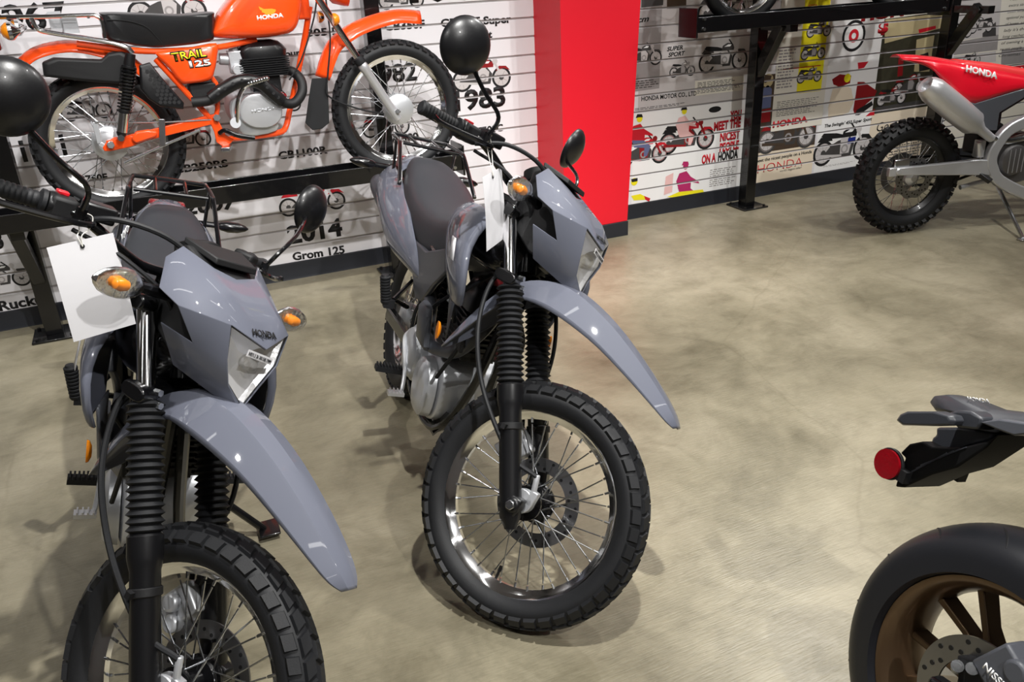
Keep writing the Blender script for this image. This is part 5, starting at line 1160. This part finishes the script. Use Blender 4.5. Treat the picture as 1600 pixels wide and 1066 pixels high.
def wtext(body_, a, b, hpx, mi, par, name='lettering', bold=.03, shear=0., lay=3, space=1.):
    """word from baseline pixel a to baseline pixel b, cap height in pixels at a"""
    (x0, z0), (x1, z1) = W2(*a), W2(*b); zt = W2(a[0], a[1] - hpx)[1]
    y = WY - .0004 - .00035 * lay
    me = text_fit(body_, V(x0, y, z0), V(1, 0, (z1 - z0) / (x1 - x0)), V(0, 0, 1), (x1 - x0), zt - z0, INK[mi], bold, shear, th=.0002, space=space)
    bm = N(); bm.from_mesh(me); clip(bm); bm.to_mesh(me); bm.free()
    return obj(name, me, par)
def bike_pic(par, px0, px1, pyc, paint=RD, flip=False, wheel=.165, kind='classic', name='motorcycle_picture', lay=2, dark=K_, metal=PG):
    (x0, z_), (x1, _) = W2(px0, pyc), W2(px1, pyc); cx = (x0 + x1) / 2; S = x1 - x0; s = -1 if flip else 1
    P = Print(name, par, lay)
    def T_(x, z): return (cx + s * x * S, z_ + z * S)
    def pl(pts, mi, l=0.): P.poly([T_(*p) for p in pts], mi, l)
    rw = wheel
    for wx in (-.5 + rw, .5 - rw):
        x, z = T_(wx, -.12); P.disc(x, z, rw * S, dark, .0); P.disc(x, z, rw * S * .78, PG, .2); P.ring(x, z, rw * S * .70, rw * S * .76, metal, .3); P.disc(x, z, rw * S * .25, DG, .4)
        for k in range(8): a = 2 * PI * k / 8 + .2; P.line((x, z), (x + rw * S * .7 * math.cos(a), z + rw * S * .7 * math.sin(a)), S * .006, GY, .35)
    pl([(-.33, -.14), (-.05, -.20), (.14, -.20), (.18, -.05), (.10, .05), (-.10, .02), (-.20, -.02)], DG, .6)
    pl([(-.05, -.16), (.10, -.16), (.13, -.02), (.05, .06), (-.06, .04)], metal, .8); P.disc(*T_(.02, -.10), S * .06, GY, .9); P.disc(*T_(.02, -.10), S * .035, metal, 1.)
    pl([(-.42, -.17), (-.02, -.20), (-.02, -.17), (-.42, -.13)], metal, 1.1)
    pl([(.20, .13), (.24, .13), (.37, -.12), (.33, -.12)], metal, 1.2)
    pl([(-.45, .03), (-.40, .09), (-.22, .08), (-.20, .03)], paint if kind != 'moped' else dark, .9)
    pl([(-.40, .10), (-.36, .14), (-.14, .12), (-.03, .09), (-.03, .05), (-.30, .06)], dark, 1.2)
    pl([(-.05, .05), (-.03, .13), (.06, .17), (.16, .16), (.21, .11), (.20, .05)], paint, 1.3); pl([(.0, .11), (.08, .145), (.15, .14), (.12, .11)], WT, 1.4)
    pl([(.18, .14), (.10, .23), (.08, .22), (.16, .13)], dark, 1.5); P.disc(*T_(.235, .13), S * .045, metal, 1.5)
    pl([(.24, -.01), (.30, .06), (.42, .05), (.49, -.02), (.46, -.01), (.38, .02)], paint, 1.1)
    return P.done()
def rider(P, px, py, k, coat, skin, leg, flip=1):
    """a simple seated figure, k pixels tall"""
    f = lambda dx, dy: (px + flip * dx * k, py + dy * k)
    P.px([f(-.14, -.5), f(.04, -.56), f(.16, -.40), f(.14, -.12), f(-.16, -.10), f(-.22, -.3)], coat, .2)
    P.px([f(.05, -.48), f(.34, -.30), f(.36, -.25), f(.04, -.30)], coat, .3)
    P.px([f(-.18, -.14), f(.12, -.14), f(.30, .0), f(.20, .26), f(.12, .26), f(.14, .05), f(-.12, .04)], leg, .3)
    x, z = W2(*f(.02, -.68)); P.disc(x, z, .00034 * k, skin, .4); P.px([f(-.08, -.70), f(-.04, -.80), f(.08, -.80), f(.10, -.72), f(.0, -.72)], K_ if coat != MG else MG, .5)
# ---- the timeline on the white wall
for t, a, b, h_, kw in (('1967', (-12, 51), (110, 42), 41, {}), ('305 Dream', (480, 57), (578, 49.5), 11, {}), ('CB350F', (601, 47.5), (664, 43), 12.5, {}), ('CB400F Super', (689, 42), (799, 35), 12, {}), ('Sport', (737, 61), (769, 58.5), 11, {}),
                        ('1972', (640, 4), (790, -6), 26, {}), ('1982', (582, 131), (652, 124), 27, {}), ('1983', (712, 173), (790, 164), 30, {}), ('VT500C', (735, 212), (786, 204), 10.5, {}), ('V1400', (608, 223), (654, 217), 10.5, {}),
                        ('1981', (37, 252), (106, 241), 32, {}), ('CB750F', (113, 287), (169, 281), 10.5, {}), ('CB250RS', (272, 271), (357, 260), 11.5, {}), ('CB1100R', (436, 249), (512, 239), 11.5, {}),
                        ('2007', (288, 336), (374, 324), 22, dict(shear=.15)), ('2014', (451, 381), (536, 367), 27, {}), ('Grom 125', (458, 407), (539, 395), 12, {}), ('Ruckus', (0, 486), (80, 471), 15, {}), ('Four', (438, 90), (470, 87), 10.5, {}), ('2003', (-62, 400), (8, 386), 27, {})):
    wtext(t, a, b, h_, K_, wall, **{'bold': .035, **kw})
bike_pic(wall, 196, 322, 8, DR, lay=1)
bike_pic(wall, 706, 798, 116, DR, lay=1)
bike_pic(wall, 590, 662, -7, DB, lay=1)
bike_pic(wall, 434, 540, 314, RD, lay=1, wheel=.14)
bike_pic(wall, -52, 51, 437, DG, lay=1, wheel=.16)
bike_pic(wall, 92, 175, 170, GY, lay=1); bike_pic(wall, 250, 330, 215, DR, lay=1); bike_pic(wall, 565, 640, 195, RD, lay=1); bike_pic(wall, 400, 470, 160, RD, lay=1)
# ---- the vintage posters
def poster(label, a, b, base, zb=None, zt=None, lift=0):
    (x0, z1), (x1, z0) = W2(*a), W2(*b)
    if zb is not None: z0 = zb
    if zt is not None: z1 = zt
    r = empty('vintage_poster', ((x0 + x1) / 2, WY - .0005, z0)); tag(r, label, 'poster', 'vintage posters on the slat wall')
    inv = Matrix.Translation(-r.location)
    class Q_(Print):
        def done(s):
            o = super().done()
            if o: o.data.transform(inv)
            return o
    P = Q_('sheet', r, lift); P.rect(x0, z0, x1, z1, base); P.done()
    def pic(*k, **kw):
        o = bike_pic(r, *k, **kw); o and o.data.transform(inv); return o
    def tx(*k, **kw):
        o = wtext(*k[:4], k[4], r, **kw); o.data.transform(inv); return o
    return r, (lambda name='artwork', lay=1: Q_(name, r, lay)), tx, pic, (x0, z0, x1, z1)
TOP = 2.0
# 1 black and white sheet
r, art, tx, pic, (x0, z0, x1, z1) = poster('black and white print of old motorcycles lettered SUPER SPORT, between pillar and black post', (1000, 0), (1166, 170), PG, zb=W2(989, 178)[1], zt=TOP)
A = art(); A.px([(1003, -40), (1036, -40), (1030, 138), (986, 144)], GY); A.px([(1003, -60), (1040, -60), (1036, 8), (1002, 12)], DG, .2); A.px([(1042, -60), (1075, -60), (1072, 12), (1042, 14)], BR, .2); A.done()
pic(975, 1034, 86, DG, lay=2); pic(1092, 1168, 88, DG, lay=2); pic(1046, 1086, 108, GY, lay=2, metal=GY); pic(1090, 1165, 10, DG, lay=2)
A = art('small_print'); X0, Z0 = W2(1085, 150); X1, Z1 = W2(1163, 118); A.rect(X0, Z0, X1, Z1, OW); A.lines(X0 + .02, Z0 + .01, X1 - .02, Z1 - .01, 8, DG, 1.); X0, Z0 = W2(990, 140); X1, Z1 = W2(1030, 122); A.lines(X0, Z0, X1, Z1, 4, DG, 1.); X0, Z0 = W2(992, 169); X1, Z1 = W2(1080, 160); A.lines(X0, Z0, X1, Z1 - .01, 2, DG, 1.); A.done()
tx('SUPER', (1042, 80), (1067, 77), 6.5, K_, shear=.2); tx('SPORT', (1044, 89), (1070, 86), 6.5, K_, shear=.2); tx('HONDA MOTOR CO., LTD', (1002, 158), (1088, 149), 7, K_, bold=.02); tx('125cm', (974, 38), (1014, 33), 9, K_, shear=.3)
# 2 riders on mopeds
r, art, tx, pic, (x0, z0, x1, z1) = poster('white print of riders on red mopeds, red lettering YOU MEET THE NICEST PEOPLE', (989, 178), (1158, 300), WT, zb=.098)
for x0_, x1_, yc in ((1030, 1116, 214), (962, 1044, 238)): pic(x0_, x1_, yc, RD, kind='moped', lay=1, metal=DR)
A = art('rider_artwork', 4); rider(A, 1068, 212, 56, PK, YL, PK); A.done(); A = art('rider_artwork', 4); rider(A, 998, 228, 62, RD, YL, BL); A.done(); A = art('rider_artwork', 4); rider(A, 1070, 302, 62, MG, MG, MG)
A.px([(1050, 300), (1052, 270), (1040, 276), (1037, 305)], PK, .1); A.px([(1042, 308), (1060, 300), (1098, 296), (1100, 301), (1062, 309)], YL, .5); A.done(); A = art('rider_artwork', 4); A.px([(986, 306), (1000, 303), (1010, 308), (1012, 312), (990, 313)], YL, .5); x, z = W2(991, 284); A.disc(x, z, .025, YL, .5); A.px([(986, 280), (996, 278), (996, 283), (987, 285)], K_, .6);  A.px([(1006, 306), (1016, 310), (1014, 315), (1008, 312)], RD, .6); A.done()
for t, a, b, mi in (('YOU', (1140, 187.5), (1158, 184.5), RD), ('MEET THE', (1115, 204.5), (1157, 197.5), RD), ('NICEST', (1124.5, 221), (1155.5, 215.5), RD), ('PEOPLE', (1124, 237.5), (1154, 232), RD), ('ON A', (1096, 256), (1118, 252), RD), ('HONDA', (1121.5, 251.5), (1152.5, 246), K_)): tx(t, a, b, 12.8, mi, bold=.05)
A = art('small_print'); X0, Z0 = W2(1108, 293); X1, Z1 = W2(1151, 258); A.lines(X0, Z0, X1, Z1, 9, GY, 1.); X0, Z0 = W2(1108, 163); x, z = W2(1117, 171); A.disc(x, z, .05, K_, .5, ry=.02); A.done()
# 3 brown photograph over a cream band
r, art, tx, pic, (x0, z0, x1, z1) = poster('brown photograph over a cream strip of lettering, right beside the black post', (1186, 118), (1270, 250), BR, zb=.098)
A = art(); A.rect(x0, .098, x1, W2(1182, 240)[1], CR); A.px([(1190, 150), (1193, 138), (1200, 133), (1206, 139), (1204, 168), (1190, 170)], BL, .3); x, z = W2(1200, 126); A.disc(x, z, .045, TN, .3); A.px([(1190, 128), (1196, 117), (1206, 118), (1204, 124), (1196, 130)], BR, .4); A.px([(1189, 172), (1204, 169), (1203, 190), (1189, 192)], DR, .3); A.done()
pic(1184, 1274, 210, DR, lay=2, metal=BR, dark=DG)
tx('meet the nicest people on a Honda', (1180, 254.5), (1268, 239), 5, K_, bold=.02); tx('HONDA', (1183, 271.5), (1253, 258.5), 13.5, RD, bold=-.012); tx("world's biggest seller!", (1218, 269), (1252, 263), 3.2, DG, bold=0)
# 4 specification sheet with a yellow column
r, art, tx, pic, (x0, z0, x1, z1) = poster('off-white specification sheet with a yellow column of three motorcycles and red lettering', (1232, 0), (1283, 196), OW, zb=W2(1204, 206)[1], zt=TOP, lift=7)
xl = W2(1205, 190)[0]
A = art(lay=8); A.rect(xl, z0, x0, z1, OW, -1.); yx0, yx1 = W2(1252, 60)[0], W2(1291, 60)[0]; A.rect(yx0, W2(1248, 146)[1], yx1, z1, YL, .5)
for py in (70, 104): A.px([(1222, py + 4), (1282, py - 2.5), (1282, py - 1.2), (1222, py + 5.4)], RD, 1.)
A.done(); A = art('small_print', 8); X0, Z0 = W2(1212, 140); X1, Z1 = W2(1250, 74); A.lines(X0, Z0, X1 - .03, Z1, 13, GY, 1., .5); X0, Z0 = W2(1208, 186); X1, Z1 = W2(1280, 150); A.lines(X0 + .02, Z0 + .01, X1, Z1, 9, DG, 1., .3); A.done()
for px, py in ((1281, 45), (1272, 80), (1266, 117)): pic(px - 21, px + 17, py, DG, lay=10, metal=GY)
tx('HONDA', (1206.5, 199.5), (1261, 190), 9, RD, bold=.05, lay=10); tx('HONDA', (1262, 11), (1276, 10), 4, RD, lay=10)
# 5 white sheet with figure and umbrella
r, art, tx, pic, (x0, z0, x1, z1) = poster('white print with a red umbrella shape above a black and blue motorcycle', (1284, 150), (1366, 240), WT, zb=.098, zt=TOP)
A = art(); A.px([(1340, 128), (1350, 128), (1370, 142), (1366, 152), (1335, 178), (1333, 172)], DR); A.done(); A = art(); A.px([(1298, 150), (1302, 136), (1316, 132), (1330, 138), (1334, 160), (1326, 176), (1294, 186), (1294, 168)], CR); A.done(); A = art(); A.px([(1340, 98), (1357, 96), (1350, 106), (1341, 108)], RD); A.done(); A = art(); A.px([(1300, 124), (1312, 116), (1330, 118), (1328, 130), (1312, 136), (1302, 132)], DR, .3); x, z = W2(1324, 122); A.disc(x, z, .03, YL, .5); A.done(); A = art(); A.px([(1338, 172), (1362, 158), (1364, 164), (1342, 180), (1336, 180)], K_, .5); A.done(); A = art(); A.px([(1352, 182), (1366, 170), (1366, 180)], RD, .4)
A.done(); A = art(); x, z = W2(1334, 56); A.ring(x, z, .085, .105, K_, .2); A.done(); A = art(); A.ring(x, z, .02, .045, RD, .3); A.done()
pic(1272, 1362, 228, K_, lay=2); A = art('side_panel_artwork', 5); A.px([(1325, 216), (1337, 213), (1336, 222), (1324, 225)], DB); A.done()
tx("The Swingin' 450 Super Sport", (1288, 199.5), (1362, 188), 5, K_, shear=.2); tx('HON', (1345, 33), (1412, 24), 13, RD, bold=.06); tx('$', (1371, 52), (1387, 50), 16, RD, bold=.06); A = art('small_print'); X0, Z0 = W2(1286, 262); X1, Z1 = W2(1340, 250); A.lines(X0, Z0, X1, Z1, 2, GY, 1., .3); A.done()
# 6 street photograph
r, art, tx, pic, (x0, z0, x1, z1) = poster('dark street photograph over cream paper lettered Good, behind the dirt bike’s rear wheel', (1374, 90), (1462, 180), OL, zb=.098, zt=TOP, lift=.5)
A = art(); A.rect(x0, .098, x1, W2(1366, 178)[1], CR); A.px([(1383, 30), (1475, 18), (1470, 44), (1382, 68)], TN, .2); A.px([(1384, -60), (1480, -60), (1475, 20), (1383, 31)], OW, .2); A.px([(1432, 62), (1460, 55), (1452, 112), (1428, 112)], TN, .4); A.px([(1436, 86), (1450, 82), (1454, 108), (1436, 112)], K_, .6); A.px([(1404, 88), (1412, 86), (1410, 118), (1402, 120)], DR, .5); A.px([(1368, 168), (1440, 156), (1438, 166), (1367, 178)], DG, .5); A.px([(1435, 46), (1462, 40), (1462, 45), (1436, 52)], RD, .5); A.done()
pic(1370, 1416, 150, DR, lay=2, metal=GY); pic(1396, 1446, 132, DR, lay=3, metal=GY)
tx('Good things happen', (1369, 206), (1492, 187), 14, K_, bold=0, shear=.15); A = art('small_print'); X0, Z0 = W2(1386, 262); X1, Z1 = W2(1446, 214); A.lines(X0, Z0, X1, Z1, 9, DG, 1., .35); A.done()
# 7 grey photograph and text column beyond the second post
r, art, tx, pic, (x0, z0, x1, z1) = poster('grey photograph of parked motorcycles beside a column of serif text, beyond the second post', (1492, 90), (1690, 120), OW, zb=.098, zt=TOP)
A = art(); A.px([(1500, -60), (1570, -60), (1560, 54), (1494, 64)], PG); A.px([(1493, 66), (1560, 54), (1558, 78), (1490, 86)], GY, .1); A.px([(1535, 52), (1556, 34), (1556, 56), (1535, 58)], DG, .3); A.px([(1490, 88), (1556, 80), (1556, 96), (1488, 104)], PG, .2); A.px([(1572, 105), (1640, 97), (1640, 112), (1571, 118)], RD, .3); A.px([(1565, 78), (1660, 66), (1660, 92), (1564, 102)], GY, .1); A.done()
pic(1478, 1520, 45, DG, lay=2); pic(1516, 1552, 38, DG, lay=2, flip=True); pic(1504, 1532, 92, DG, lay=2)
for i, t in enumerate(('real of the', 'extra safety', 'both wheels.', 'optional push-', 'of home, too.', 'lady it’s the', 'long catcher', 'of owning a', 'recent people', 'Christmas')):
    px = 1578 - i * 2.0; py = 1 + i * 9.8; tx(t, (px, py), (px + 34, py - 3.3), 4.6, K_, bold=-.005, shear=.2)
tx('HONDA', (1573, 116), (1622, 110), 8, OW, bold=.05)
